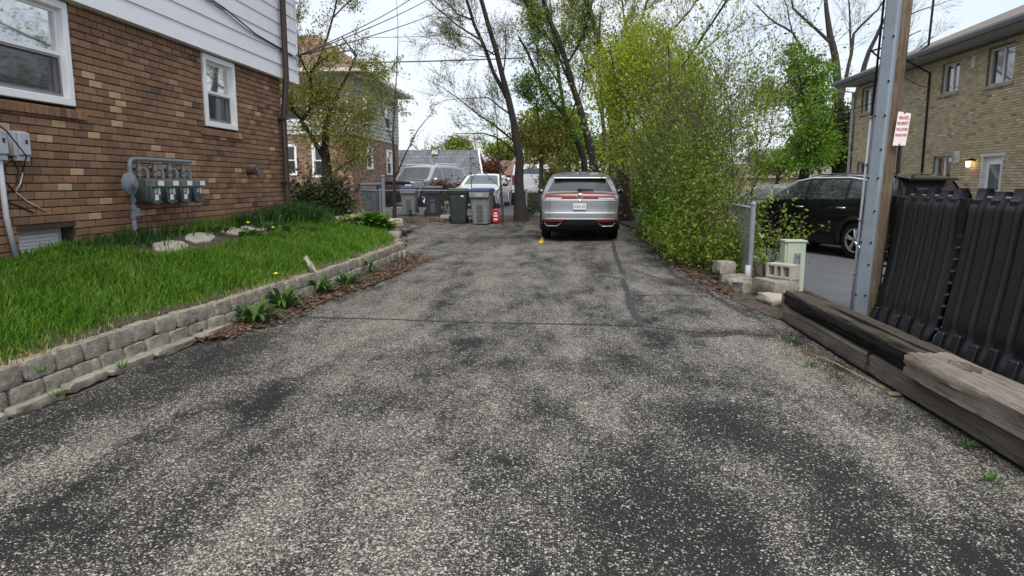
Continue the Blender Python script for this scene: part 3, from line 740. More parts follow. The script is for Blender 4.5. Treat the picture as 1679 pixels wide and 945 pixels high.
# ------------------------------------------------------------------ things fixed to the brick wall
man = thing('gas_pipe', 'grey painted gas manifold with round regulator rising from the bed', 'pipe', (HX + .1, 7.42, .8))
gxp = HX + .16
m = MB().tube([(gxp, 7.45, .75), (gxp, 7.45, 1.68), (gxp, 7.465, 1.735), (gxp, 7.51, 1.765), (gxp, 7.58, 1.77), (gxp, 8.70, 1.77), (gxp, 8.73, 1.77)], .026, 10); autosmooth(m.build('riser', MT['gaspaint'], man))
m = MB()
for z in (1.10, 1.2, 1.28): m.tube([(gxp, 7.45, z), (gxp, 7.45, z + .05)], .038, 10)
m.box((gxp + .045, 7.45, 1.17), (.05, .05, .09)); m.build('union', MT['gaspaint'], man)
m = MB().lathe([(.0, -.05), (.075, -.05), (.085, -.03), (.125, -.015), (.125, .015), (.085, .03), (.05, .05), (.05, .075), (0, .08)], (gxp + .05, 7.35, 1.49), 'X', 20); autosmooth(m.build('regulator', MT['gaspaint'], man))
m = MB().tube([(gxp, 7.35, 1.49), (gxp, 7.46, 1.44)], .04, 8); m.build('regulator_neck', MT['gaspaint'], man)
mp_ = [7.62, 7.93, 8.24, 8.55]
for i, y in enumerate(mp_):
    m = MB().tube([(gxp, y, 1.77), (gxp, y, 1.55)], .017, 8); m.tube([(gxp, y, 1.70), (gxp, y, 1.64)], .031, 8); m.tube([(gxp, y, 1.60), (gxp, y, 1.575)], .028, 8); m.build('drop_pipe', MT['gaspaint'], man)
    m = MB().tube([(gxp, y + .155, 1.55), (gxp, y + .155, 1.64), (gxp - .02, y + .14, 1.675), (gxp - .06, y + .13, 1.68), (HX, y + .13, 1.68)], .020, 8); autosmooth(m.build('outlet_elbow', MT['gaspaint'], man))
    m = MB().tube([(gxp, y + .01, 1.665), (gxp + .06, y + .01, 1.665)], .014, 6); m.build('shutoff', MT['gaspaint'], man)
nm = ['first', 'second', 'third', 'fourth']
for i, y in enumerate(mp_):
    g = thing('gas_meter', 'gas meter, %s from the riser pipe in the bank on the brick wall' % nm[i], 'gas meter', (gxp, y + .075, 1.2), 0, 'gas meters on the brick wall')
    yc = y + .075
    zq = lambda b: (b - 1.545) * .82 + 1.545
    pr = [(-.105, 1.545), (.105, 1.545), (.118, 1.47), (.118, 1.30), (.085, 1.215), (.04, 1.19), (-.04, 1.19), (-.085, 1.215), (-.118, 1.30), (-.118, 1.47)]
    pr = [(a * .92, zq(b)) for a, b in pr]
    autosmooth(MB().prism(pr, gxp - .115, gxp + .10, lambda a, b, z: (z, yc + a, b)).build('meter_body', MT['meter'], g, bevel=.012))
    pr2 = [(a * .88, (b - 1.40) * .86 + 1.37) for a, b in pr]
    autosmooth(MB().prism(pr2, gxp + .10, gxp + .15, lambda a, b, z: (z, yc + a, b)).build('front_cover', MT['meter'], g, bevel=.012))
    hd = MB().span((gxp + .06, yc - .10, 1.45), (gxp + .185, yc + .12, 1.535)).build('index_head', MT['meterhead'], g, bevel=.008)
    MB().span((gxp + .184, yc - .02, 1.468), (gxp + .189, yc + .09, 1.522)).build('dial_plate', MT['sticker'], hd)
    MB().span((gxp + .149, yc - .055, 1.38), (gxp + .154, yc + .005, 1.435)).build('badge', MT['greybox'], g)
    MB().span((gxp + .149, yc + .025, 1.365), (gxp + .154, yc + .06, 1.44)).build('sticker', MT['sticker'], g)
    if i < 3: MB().span((gxp + .149, yc - .045, 1.30), (gxp + .154, yc + .02, 1.365)).build('sticker', MT['sticker'], g)
    for b_ in (-.095, .095): MB().tube([(gxp + .145, yc + b_ * .8, 1.28), (gxp + .158, yc + b_ * .8, 1.28)], .008, 6).build('bolt', MT['gaspaint'], g)
for y, lab in ((6.02, 'grey telephone junction box on the brick wall with hanging wires'), (5.76, 'grey junction box at the picture edge above the white conduit')):
    b = thing('junction_box', lab, 'utility box', (HX, y, 1.73), 0, 'junction boxes on the brick wall')
    MB().span((HX + .014, y - .08, 1.74), (HX + .075, y + .08, 1.965)).build('back_box', MT['greybox'], b, bevel=.008)
    MB().span((HX + .075, y - .045, 1.75), (HX + .10, y + .085, 1.955)).build('cover', MT['greybox'], b, bevel=.01)
    MB().span((HX + .03, y - .06, 1.70), (HX + .08, y + .08, 1.74)).build('cable_entry', MT['greybox'], b)
    MB().span((HX + .0995, y + .02, 1.85), (HX + .1015, y + .05, 1.89)).build('emblem', MT['ink'], b)
def cable(name, label, pts, r, mat, cat='cable', group=None, n=5):
    return setp(MB().tube(pts, r, n).build(name, MT[mat], smooth=True), label, cat, group)
hy = lambda y, z, o=.02: (HX + o, y - .10, z)
cable('hanging_cable', 'black cable looped loosely below the grey junction box', [hy(5.62, 2.2), hy(5.9, 1.95, .13), hy(6.1, 1.74, .13), hy(6.17, 1.6), hy(6.14, 1.46), hy(6.05, 1.42), hy(5.95, 1.52), hy(5.97, 1.66), hy(6.06, 1.70), hy(6.12, 1.62), hy(6.1, 1.5), hy(5.9, 1.35), hy(6.1, 1.28), hy(6.25, 1.22)], .007, 'cable')
cable('hanging_cable', 'cream coloured wire dangling from the grey junction box', [hy(6.16, 1.73, .06), hy(6.19, 1.64), hy(6.13, 1.5), hy(6.06, 1.42), hy(6.18, 1.33), hy(6.4, 1.23)], .007, 'whitecable')
cable('wall_conduit', 'white conduit running down the brick at the picture edge', [hy(5.88, 1.72, .05), hy(5.90, 1.2, .04), hy(5.95, .8, .05)], .024, 'greybox', 'pipe', None, 8)
cable('siding_cable', 'black cable clipped slanting along the white siding', [(SX + .03, 6.5, 4.28), (SX + .03, 8.5, 4.1), (SX + .035, 10.0, 3.98), (SX + .035, 11.0, 3.83), (SX + .035, 12.5, 3.77)], .011, 'cable')
cable('siding_cable', 'thinner black cable sagging just beneath the siding cable', [(SX + .03, 7.5, 4.18), (SX + .035, 9.3, 4.02), (SX + .04, 10.6, 3.83), (SX + .04, 12.6, 3.74)], .007, 'cable')
cable('siding_cable', 'tangle of wire at the siding corner', [(SX + .05, 12.55, 3.75), (SX + .07, 12.68, 3.86), (SX + .06, 12.74, 3.7), (SX + .08, 12.62, 3.6), (SX + .06, 12.58, 3.72), (SX + .09, 12.74, 3.82), (SX + .06, 12.7, 3.52), (SX + .06, 12.62, 3.44)], .006, 'cable')
# ------------------------------------------------------------------ timbers along the right edge
def timber(name, label, mat, x0, x1, y0, y1, z0, z1, seed, amp=.008, hole=None):
    r = random.Random(seed); ny = max(8, int((y1 - y0) / .03)); prof_ = []
    k = 8
    for i in range(k): prof_.append((x0 + (x1 - x0) * i / k, z0))
    for i in range(k): prof_.append((x1, z0 + (z1 - z0) * i / k))
    for i in range(k * 2): prof_.append((x1 - (x1 - x0) * i / (k * 2), z1))
    for i in range(k): prof_.append((x0, z1 - (z1 - z0) * i / k))
    off = [r.uniform(-amp, amp) for _ in prof_]; rows = []
    for j in range(ny + 1):
        y = y0 + (y1 - y0) * j / ny; row = []
        wob = .006 * math.sin(y * 3 + seed)
        for i, (x, z) in enumerate(prof_):
            off[i] += r.uniform(-amp, amp) * .3; off[i] *= .96
            e = off[i]; cx, cz = (x0 + x1) / 2, (z0 + z1) / 2
            corner = .90 if (abs(x - cx) > (x1 - x0) * .49 and abs(z - cz) > (z1 - z0) * .49) else 1
            xx = cx + (x - cx) * corner * (1 + e * 4) + wob; zz = cz + (z - cz) * corner * (1 + (e * 5 if z > z0 + .01 else 0))
            if hole and z > z1 - .03:
                hx, hy_, rx, ry, dp = hole; q = ((xx - hx) / rx) ** 2 + ((y - hy_) / ry) ** 2
                if q < 1: zz -= dp * (1 - q) ** .18
            yy = y + (r.uniform(-.02, .02) if j in (0, ny) else 0)
            row.append((xx, yy, max(zz, .0015)))
        rows.append(row + [row[0]])
    m = MB().grid(rows); n = len(prof_)
    m.f.append(tuple(range(n - 1, -1, -1))); m.f.append(tuple(ny * (n + 1) + i for i in range(n)))
    o = m.build(name, MT[mat]); autosmooth(o, 50); return setp(o, label, 'timber', 'timbers edging the driveway')
timber('landscape_timber', 'short grey timber on the ground at the far end beneath the tarred one', 'timber_grey', 2.43, 2.64, 5.47, 7.52, .0, .168, 1)
timber('landscape_timber', 'long grey cracked timber on the ground beneath the pale one', 'timber_grey', 2.44, 2.65, 1.2, 5.43, .0, .166, 2)
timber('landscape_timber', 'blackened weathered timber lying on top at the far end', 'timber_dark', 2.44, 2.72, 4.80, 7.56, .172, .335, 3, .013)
timber('landscape_timber', 'pale splintered timber with a hole in its top, nearest the camera', 'timber_pale', 2.38, 2.70, 1.1, 4.765, .171, .345, 4, .010, (2.575, 4.42, .05, .14, .155))

# ------------------------------------------------------------------ black moulded plastic screen panels
def panel(label, y_hi, y_lo, seed, hooks=True):
    r = random.Random(seed); t = thing('plastic_panel', label, 'panel', (3.6, (y_hi + y_lo) / 2, 0.0), 0, 'black moulded panels')
    L = y_hi - y_lo; nr = 5; ny, nz = 132, 34; P = []
    def lean(z): return 3.68 - .19 * max(0, 1 - z / 1.44) ** 1.7
    for j in range(nz + 1):
        z = .02 + 1.42 * j / nz; row = []
        for i in range(ny + 1):
            s = i / ny; y = y_hi - s * L
            ph = ((s * nr + .12 * math.sin(z * 1.8)) % 1.0)
            u = abs(ph - .5) * 2                                   # 1 at the groove, 0 on the rib
            rib = sm(.98, .50, u)
            end = sm(0, .05, s) * sm(1, .95, s)
            base = sm(.02, .30, z); top = 1 - sm(1.28, 1.42, z) * .75
            d = .085 * rib * (.55 + .45 * base) * top * end
            if z < .2: d += .045 * sm(.2, .05, z)
            alt = int(s * nr) % 2
            zz = z
            if z > 1.36: zz = z + (.012 if alt == 0 else -.012) * sm(1.36, 1.42, z) - .05 * sm(.72, .95, u) * sm(1.36, 1.42, z)
            row.append((lean(z) - d, y, zz))
        P.append(row)
    m = MB().grid([q[::-1] for q in P])
    # give the sheet its back and thickness
    n0 = len(m.v); back = [[(p[0] + .03, p[1], p[2]) for p in q] for q in P]; m.grid(back)
    o = m.build('ribbed_sheet', MT['plastic'], t, smooth=True)
    for i in range(nr):                                             # moulded foot steps and shoulder ledges of each rib
        y = y_hi - (i + .5) / nr * L; w_ = L / nr * .5
        MB().hexa([(lean(.14) - .155, y - w_ / 2, .03), (lean(.14) - .155, y + w_ / 2, .03), (lean(.14) - .0, y + w_ / 2, .03), (lean(.14) - .0, y - w_ / 2, .03), (lean(.17) - .112, y - w_ / 2.6, .175 + .03 * (i % 2)), (lean(.17) - .112, y + w_ / 2.6, .175 + .03 * (i % 2)), (lean(.17), y + w_ / 2.6, .175), (lean(.17), y - w_ / 2.6, .175)]).build('foot', MT['plastic'], t, bevel=.012)
        MB().box((lean(1.33) - .062, y, 1.335), (.03, w_ * .8, .05)).build('ledge', MT['plastic'], t, bevel=.008)
    for i in range(0, nr + 1, 1):
        y = y_hi - i / nr * L
        if 0 < i < nr: MB().tube([(lean(1.40) - .02, y - .05, 1.375), (lean(1.40) - .02, y + .05, 1.375)], .012, 6).build('rod', MT['galv'], t)
    if hooks:
        for k in range(11):
            z = .16 + k * .108
            MB().hexa([(lean(z) - .075, y_hi - .015, z), (lean(z) - .075, y_hi + .07, z - .012), (lean(z) + .02, y_hi + .07, z - .012), (lean(z) + .02, y_hi - .015, z), (lean(z) - .06, y_hi - .015, z + .022), (lean(z) - .06, y_hi + .06, z + .018), (lean(z) + .02, y_hi + .06, z + .018), (lean(z) + .02, y_hi - .015, z + .022)]).build('hook', MT['plastic'], t, bevel=.005)
        MB().span((lean(.5) + .0, y_hi - .02, .05), (3.73, y_hi + .085, 1.36)).build('hook_strip', MT['plastic2'], t)
    return t
panel('black ribbed plastic panel next to the utility pole', 7.68, 6.52, 1)
panel('black ribbed plastic panel in the middle of the screen', 6.40, 5.14, 2)
panel('black ribbed plastic panel at the picture edge', 5.04, 3.78, 3)
setp(MB().tube([(3.26, 5.0, .05), (3.26, 3.0, .05)], .035, 10).build('grey_pipe', MT['guard'], smooth=True), 'grey pipe lying between the pale timber and the black panels', 'pipe')
setp(sheet('timber_soil', [2.66, 2.9, 3.1, 3.32, 3.36], list(np.arange(1, 7.5, .4)), lambda x, y: .012, MT['soil']), kind='structure')

# ------------------------------------------------------------------ utility pole
pole = thing('utility_pole', 'leaning wooden utility pole with a grey metal cable guard', 'utility pole', (3.42, 7.80, 0))
lx = lambda z: 3.42 + .028 * z
m = MB(); P = []
for j in range(40):
    z = -.3 + j * .25; row = []
    for i in range(21):
        a = 2 * math.pi * i / 20; rr = .128 - .003 * z + .004 * math.sin(3 * a + z * .7); row.append((lx(z) + rr * math.cos(a), 7.80 + rr * math.sin(a), z))
    P.append(row)
m.grid(P).build('post', MT['pole'], pole, smooth=True)
sec = [(-.07, .02), (-.07, -.06), (-.05, -.082), (.05, -.082), (.07, -.06), (.07, .02)]      # U-shaped guard, turned to the driveway
def guard(z0, z1, s):
    m = MB(); ca, sa = math.cos(R(-42)), math.sin(R(-42)); P = []
    for z in np.linspace(z0, z1, 8):
        P.append([(lx(z) - .075 + (a * ca - b * sa) * s, 7.80 - .07 + (a * sa + b * ca) * s, z) for a, b in sec])
    m.grid(P); return m
g1 = guard(.0, 1.05, 1.04).build('cable_guard', MT['guard'], pole)
g2 = guard(1.0, 8.5, 1.0).build('cable_guard', MT['guard'], pole)
ca, sa = math.cos(R(-42)), math.sin(R(-42))
def gp(a, b, z): return (lx(z) - .075 + a * ca - b * sa, 7.80 - .07 + a * sa + b * ca, z)
for k, z in enumerate([.28, .62, .86, 1.2, 1.55, 1.85, 2.2, 2.55, 3.0, 3.4]):
    for a in ((.06,) if k % 2 else (.06, -.062)): MB().tube([gp(a * .8, -.08, z), gp(a * .8, -.094, z)], .011, 6).build('bolt', MT['plastic2'], g2)
MB().tube([gp(-.115, .0, z) for z in (0, 1, 2.2)], .016, 8).build('conduit', MT['greybox'], pole, smooth=True)
MB().tube([gp(-.11, -.01, z) for z in (2.2, 4, 8)], .012, 6).build('ground_wire', MT['cable'], pole, smooth=True)
for z in (.5, 1.1, 1.7, 2.2): MB().tube([gp(-.135, -.012, z), gp(-.09, -.025, z)], .010, 6).build('clip', MT['galv'], pole)
MB().tube([(lx(2) + .152, 7.76, 2.2), (lx(1.6) + .155, 7.75, 1.72), (lx(1.4) + .147, 7.75, 1.5)], .008, 5).build('drop_wire', MT['cable'], pole)
sg = thing('warning_sign', 'faded white sign with red lettering nailed to the pole', 'sign', (lx(2) + .12, 7.63, 1.94), 0)
tilt = R(-3)
sm_ = Matrix.Rotation(tilt, 3, 'Y')
ctr = Vector((lx(2.1) + .085, 7.625, 2.06))
def sgp(a, b, d): return ctr + Vector((a * .88, -d, 0)) + Vector((b * .9 * math.sin(R(5)), 0, b * .9))
m = MB().hexa([sgp(-.075, -.19, 0), sgp(.075, -.19, 0), sgp(.075, -.19, -.004), sgp(-.075, -.19, -.004), sgp(-.075, .20, 0), sgp(.075, .175, 0), sgp(.075, .175, -.004), sgp(-.075, .20, -.004)])
m.build('board', MT['signwhite'], sg)
def text(body, size, mat, parent, loc, rot, name='lettering', ext=.001, world=True):
    cu = bpy.data.curves.new(name, 'FONT'); cu.body = body; cu.size = size; cu.align_x = 'CENTER'; cu.align_y = 'CENTER'; cu.extrude = ext
    cu.materials.append(MT[mat]); o = bpy.data.objects.new(name, cu); COL.objects.link(o); o.parent = parent
    o.location = Vector(loc) - (world_of(parent) if world else Vector((0, 0, 0))); o.rotation_euler = rot
    me = bpy.data.meshes.new_from_object(o.evaluated_get(bpy.context.evaluated_depsgraph_get())); o2 = bpy.data.objects.new('tmp', me); COL.objects.link(o2); o2.parent = parent; o2.location = o.location; o2.rotation_euler = rot
    bpy.data.objects.remove(o); o2.name = name; return o2
for tx, dz_, sz in (('PRIVATE', .125, .036), ('PROPERTY', .062, .034), ('VIOLATORS', -.005, .030), ('PROSECUTED', -.07, .0265)):
    q = sgp(0, dz_, .0035); o = text(tx, sz, 'redink', sg, q, (R(90), 0, 0)); o.scale = (.72, 1.35, 1)
for a, b in ((0, .185), (0, -.175)): MB().tube([sgp(a, b, 0), sgp(a, b, .01)], .007, 6).build('nail', MT['plastic2'], sg)

# ------------------------------------------------------------------ pedestal, blocks, chain-link fence by the hedge
pd = thing('utility_pedestal', 'pale green metal utility pedestal behind the dark timber', 'utility box', (3.2, 9.65, 0))
MB().span((3.055, 9.55, 0), (3.335, 9.76, .695)).build('housing', MT['palegreen'], pd, bevel=.012)
MB().span((3.09, 9.538, .0), (3.33, 9.5485, .69)).build('front_door', MT['palegreen'], pd, bevel=.003)
MB().span((3.045, 9.525, .697), (3.345, 9.77, .725)).build('lid', MT['palegreen'], pd, bevel=.006)
m = MB().span((3.19, 9.512, .02), (3.20, 9.537, .55)); m.span((3.25, 9.512, .02), (3.26, 9.537, .55)); m.span((3.20, 9.530, .02), (3.25, 9.537, .55)); st = m.build('strut_channel', MT['galv'], pd)
for z in (.15, .52): MB().tube([(3.225, 9.53, z), (3.225, 9.505, z)], .017, 6).build('bolt', MT['galv'], st)
def rock(name, label, cat, c, d, seed, mat, rz=0, amp=.02, group=None):
    o = rough_box(d, seed, amp).build(name, MT[mat], base=(0, 0, 0)); autosmooth(o, 60); o.location = c; o.rotation_euler = (0, 0, rz); return setp(o, label, cat, group)
p0 = on(1188, 462); rock('stone_block', 'squared pale block at the foot of the hedge', 'stone', (p0[0] - .02, p0[1], .13), (.26, .30, .19), 5, 'block', .2, .012)
rock('stone_block', 'flat stone under the squared block by the hedge', 'stone', (2.62, 10.45, .0), (.42, .34, .13), 6, 'block', -.1, .012)
rock('stone_block', 'small rounded stone at the foot of the fence post', 'stone', (2.55, 9.55, 0), (.26, .30, .15), 7, 'block', .3, .02)
rock('stone_block', 'small stone behind the rounded one below the fence', 'stone', (2.58, 9.98, 0), (.30, .28, .14), 17, 'block', .3, .02)
rock('stone_block', 'long grey wall block carrying the cinder block', 'stone', (2.80, 9.05, .11), (.36, .60, .14), 8, 'block', .25, .012)
rock('stone_block', 'low broken block beneath the long grey one', 'stone', (2.70, 8.65, .0), (.34, .46, .115), 9, 'paver', .15, .016)
rock('stone_block', 'upright grey block against the end of the timber', 'stone', (2.78, 8.1, .0), (.30, .42, .22), 10, 'block', -.05, .012)
cb = thing('cinder_block', 'hollow grey cinder block resting on a wall block beside the pedestal', 'cinder block', (2.93, 9.18, .255), R(-56))
m = MB(); L_, W_, H_ = .39, .19, .19                       # laid on its side: the cores face the camera's left
m.span((-L_ / 2, -W_ / 2, 0), (L_ / 2, W_ / 2, .032)); m.span((-L_ / 2, -W_ / 2, H_ - .032), (L_ / 2, W_ / 2, H_))
for x in (-.195, -.066, .034, .163): m.span((x, -W_ / 2 + .001, .0325), (x + .032, W_ / 2 - .001, H_ - .0325))
m.build('shell', MT['cinder'], cb, world=False, bevel=.005)
def chain_fence(name, label, a, b, z0f, z1f, posts, sp=.06, wr=.0018, rail=.02, mesh_mat='galv'):
    a, b = Vector((*a, 0)), Vector((*b, 0)); L = (b - a).length; d = (b - a).normalized()
    t = thing(name, label, 'fence', (a.x, a.y, z0f(0)))
    P = lambda s, z: (a.x + d.x * s, a.y + d.y * s, z)
    m = MB(); H = z1f(0) - z0f(0); k = int((L + H) / sp)
    for i in range(k):
        for sg_ in (1, -1):
            s0 = i * sp - (H if sg_ > 0 else 0); s1 = s0 + sg_ * H if sg_ > 0 else s0 - H
            t0, t1 = 0, 1
            if s1 < s0: 
                if s0 > L: t0 = (s0 - L) / (s0 - s1)
                if s1 < 0: t1 = s0 / (s0 - s1)
            else:
                if s0 < 0: t0 = -s0 / (s1 - s0)
                if s1 > L: t1 = (L - s0) / (s1 - s0)
            if t1 <= t0: continue
            qa, qb = s0 + (s1 - s0) * t0, s0 + (s1 - s0) * t1
            m.tube([P(qa, z0f(qa) + H * t0), P(qb, z0f(qb) + H * t1)], wr, 3, False)
    setp(m.build('chain_mesh', MT['fencewire'], t), kind='stuff')
    m = MB().tube([P(s, z1f(s)) for s in np.linspace(0, L, 6)], rail, 8); m.build('top_rail', MT[mesh_mat], t, smooth=True)
    for s, r_, h in posts:
        pt = MB().tube([P(s, z0f(s) - .1), P(s, z1f(s) + h)], r_, 10).build('post', MT[mesh_mat], t)
        MB().lathe([(r_ * 1.25, 0), (r_ * 1.25, .03), (r_ * .8, .05), (0, .055)], P(s, z1f(s) + h - .01), 'Z', 10).build('cap', MT[mesh_mat], pt)
    return t
chain_fence('chain_fence', 'chain link fence with a leaning grey post swallowed by the hedge', (2.84, 10.42), (2.70, 13.6), lambda s: .13, lambda s: 1.13 + .02 * s, [(0, .036, .05), (3.0, .03, .0)], .055, .0026)
m = MB().tube([(2.80, 10.38, -.05), (2.80, 10.38, .28)], .042, 10); setp(m.build('post_sleeve', MT['greybox'], smooth=True), 'pale grey sleeve round the foot of the fence post', 'post')
pl = thing('wooden_planter', 'low weathered slatted wooden frame under the hedge', 'planter', (2.28, 15.5, 0), R(-4))
MB().span((-.16, -.8, .0), (-.11, .8, .22)).build('side_board', MT['timber_grey'], pl, world=False); MB().span((.20, -.8, .0), (.25, .8, .22)).build('side_board', MT['timber_grey'], pl, world=False)
for i in range(5): MB().span((-.155, -.75 + i * .34, .222), (.245, -.60 + i * .34, .245)).build('slat', MT['paver'], pl, world=False)

# ------------------------------------------------------------------ tan brick apartment building
TX = 10.5
apt = thing('apartment_building', 'two storey tan brick apartment building beyond the black car', 'building', (TX, 20, 0))
fnW = lambda s, z, d: (TX - d, s, z)
U = [(17.33, 18.36, 3.86, 4.74), (19.58, 20.42, 3.92, 4.72), (24.55, 25.55, 3.9, 4.74), (13.4, 14.9, 3.86, 4.74)]
G = [(19.55, 20.46, 1.36, 2.24), (24.6, 25.5, 1.36, 2.24), (17.32, 18.18, .12, 2.20), (14.0, 15.2, 1.3, 2.24)]
m = MB(); wallpieces(m, 9, 26, -.1, 4.92, U + G, fnW, .3); m.span((TX + .3, 9, -.1), (20, 9.3, 4.92)); m.span((TX + .3, 25.7, -.1), (20, 26, 4.92)); m.build('wall', MT['mortar2'], apt)
mm = MB(); tn = []; rb = random.Random(4)
for q in brick_rects(9, 26, .0, 4.9, .0675, .2035, U + G, 9):
    n0 = len(mm.v); brick_geo(mm, q[0], q[1], q[2], q[3], fnW, dep=.012); tn += [min(1, max(0, rb.gauss(.48, .17)))] * (len(mm.v) - n0)
setp(mm.build('brickwork', MT['tanbrick'], apt, tone=tn), kind='stuff')
def slider(parent, fn, s0, s1, z0, z1, sill=True):
    def rect(m, a, b, c, d, d0, d1): m.hexa([fn(a, c, d0), fn(b, c, d0), fn(b, c, d1), fn(a, c, d1), fn(a, d, d0), fn(b, d, d0), fn(b, d, d1), fn(a, d, d1)])
    m = MB(); t = .05; rect(m, s0, s0 + t, z0, z1, -.14, -.06); rect(m, s1 - t, s1, z0, z1, -.14, -.06); rect(m, s0 + t, s1 - t, z0, z0 + t, -.14, -.06); rect(m, s0 + t, s1 - t, z1 - t, z1, -.14, -.06)
    win = m.build('window', MT['offwhite'], parent)
    c = (s0 + s1) / 2; m = MB(); rect(m, c - .02, c + .02, z0 + t, z1 - t, -.13, -.075); m.build('mullion', MT['white'], win)
    for a, b in ((s0 + t, c - .02), (c + .02, s1 - t)):
        m = MB(); rect(m, a, b, z0 + t, z1 - t, -.110, -.104); m.build('pane', MT['glass'], win)
    m = MB(); r_ = random.Random(int(s0 * 7)); x = s0 + .05
    while x < s1 - .1:
        w_ = .05; m.add([fn(x, z0, -.2), fn(x + w_, z0, -.225), fn(x + w_, z1, -.225), fn(x, z1, -.2)], [(0, 1, 2, 3)]); x += w_ + .006
    if z0 < 3 or s0 > 19: m.build('curtain', MT['blind'], win)
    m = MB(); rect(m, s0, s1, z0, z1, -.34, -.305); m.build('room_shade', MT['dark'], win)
    if sill: m = MB(); rect(m, s0 - .08, s1 + .08, z0 - .085, z0 - .003, -.1, .06); m.build('sill', MT['paver'], win)
    return win
for q in U: slider(apt, fnW, *q)
for q in (G[0], G[1], G[3]): slider(apt, fnW, *q)
def rectW(a, b, c, d, d0, d1): return MB().hexa([fnW(a, c, d0), fnW(b, c, d0), fnW(b, c, d1), fnW(a, c, d1), fnW(a, d, d0), fnW(b, d, d0), fnW(b, d, d1), fnW(a, d, d1)])
dr = rectW(17.38, 18.12, .14, 2.14, -.12, -.07).build('door', MT['white'], apt)
rectW(17.53, 17.97, 1.32, 1.95, -.07, -.064).build('pane', MT['carglass'], dr)
for a, b, c, d in ((17.49, 17.53, 1.28, 1.99), (17.97, 18.01, 1.28, 1.99), (17.53, 17.97, 1.28, 1.32), (17.53, 17.97, 1.95, 1.99)): rectW(a, b, c, d, -.07, -.058).build('moulding', MT['white'], dr)
rectW(17.56, 17.96, 1.14, 1.24, -.07, -.05).build('mail_slot', MT['white'], dr)
MB().lathe([(0, 0), (.03, .01), (.03, .04), (0, .05)], (TX + .04, 18.06, 1.08), 'X', 8).build('handle', MT['chrome'], dr)
m = rectW(17.32, 17.38, .12, 2.2, -.14, .02); m2 = rectW(18.12, 18.18, .12, 2.2, -.14, .02); m.add(m2.v, m2.f); m2 = rectW(17.25, 18.25, 2.14, 2.22, -.14, .03); m.add(m2.v, m2.f); m.build('door_frame', MT['offwhite'], apt)
rectW(17.0, 18.5, .0, .12, -.1, .6).build('step', MT['concrete'], apt)
rectW(19.14, 19.34, 2.02, 2.33, .012, .06).build('vent_plate', MT['offwhite'], apt, bevel=.01)
rectW(19.18, 19.30, 2.08, 2.2, .06, .066).build('vent_plate', MT['greybox'], apt)
rectW(18.85, 19.0, 4.40, 4.68, .012, .05).build('vent_plate', MT['offwhite'], apt, bevel=.01)
wl = thing('wall_lamp', 'lit lantern on a black bracket beside the white apartment door', 'lamp', (TX - .1, 18.52, 1.9))
m = MB().tube([(TX - .013, 18.44, 2.06), (TX - .10, 18.45, 2.10), (TX - .13, 18.5, 2.09)], .025, 6); m.lathe([(0, 2.10), (.07, 2.08), (.075, 2.05), (.06, 2.045)], (TX - .14, 18.52, 0), 'Z', 10); m.build('bracket', MT['plastic2'], wl)
MB().lathe([(.0, 1.90), (.04, 1.90), (.06, 2.045), (0, 2.045)], (TX - .14, 18.52, 0), 'Z', 10).build('globe', MT['glow'], wl, smooth=True)
# roof with soffit, fascia and gutter
m = MB().hexa([(9.86, 8.5, 4.93), (9.86, 26.5, 4.93), (20.6, 26.5, 4.93), (20.6, 8.5, 4.93), (9.9, 8.5, 5.06), (9.9, 26.5, 5.06), (20.5, 26.5, 5.06), (20.5, 8.5, 5.06)]); m.build('soffit', MT['soffit'], apt)
m = MB().hexa([(9.80, 8.4, 5.065), (9.80, 26.6, 5.065), (20.7, 26.6, 5.065), (20.7, 8.4, 5.065), (15.2, 13.5, 7.4), (15.2, 21.5, 7.4), (15.3, 21.5, 7.4), (15.3, 13.5, 7.4)]); rf = m.build('roof', MT['rooftan'], apt)
P = [[(9.86, y, 5.07), (9.75, y, 5.08), (9.74, y, 5.03), (9.77, y, 4.95), (9.855, y, 4.94)] for y in np.arange(8.5, 26.6, 1)]
MB().grid(P).build('gutter', MT['gutter'], rf)
MB().tube([(9.8, 26.3, 4.95), (9.85, 26.25, 4.8), (10.40, 26.08, 4.7), (10.42, 26.05, .1)], .045, 8).build('downspout', MT['offwhite'], apt, smooth=True)
m = MB().tube([(TX - .06, 22.4, 3.4), (TX - .06, 22.4, .1)], .05, 8); m.lathe([(.09, 3.4), (.09, 3.5), (0, 3.55)], (TX - .06, 22.4, 0), 'Z', 10); m.build('vent_pipe', MT['bark_grey'], apt, smooth=True)
setp(MB().tube([(9.2, 18.5, 9.0), (TX - .3, 20.7, 5.3), (9.72, 20.95, 4.95), (TX - .05, 21.0, 4.6), (TX - .04, 21.0, 3.6), (TX - .04, 20.95, .3)], .032, 6).build('service_cable', MT['cable'], smooth=True), 'thick black service cable running down the tan brick wall', 'cable')
rectW(20.9, 21.6, 1.45, 1.62, .02, .30).build('meter_cabinet', MT['greybox'], apt)

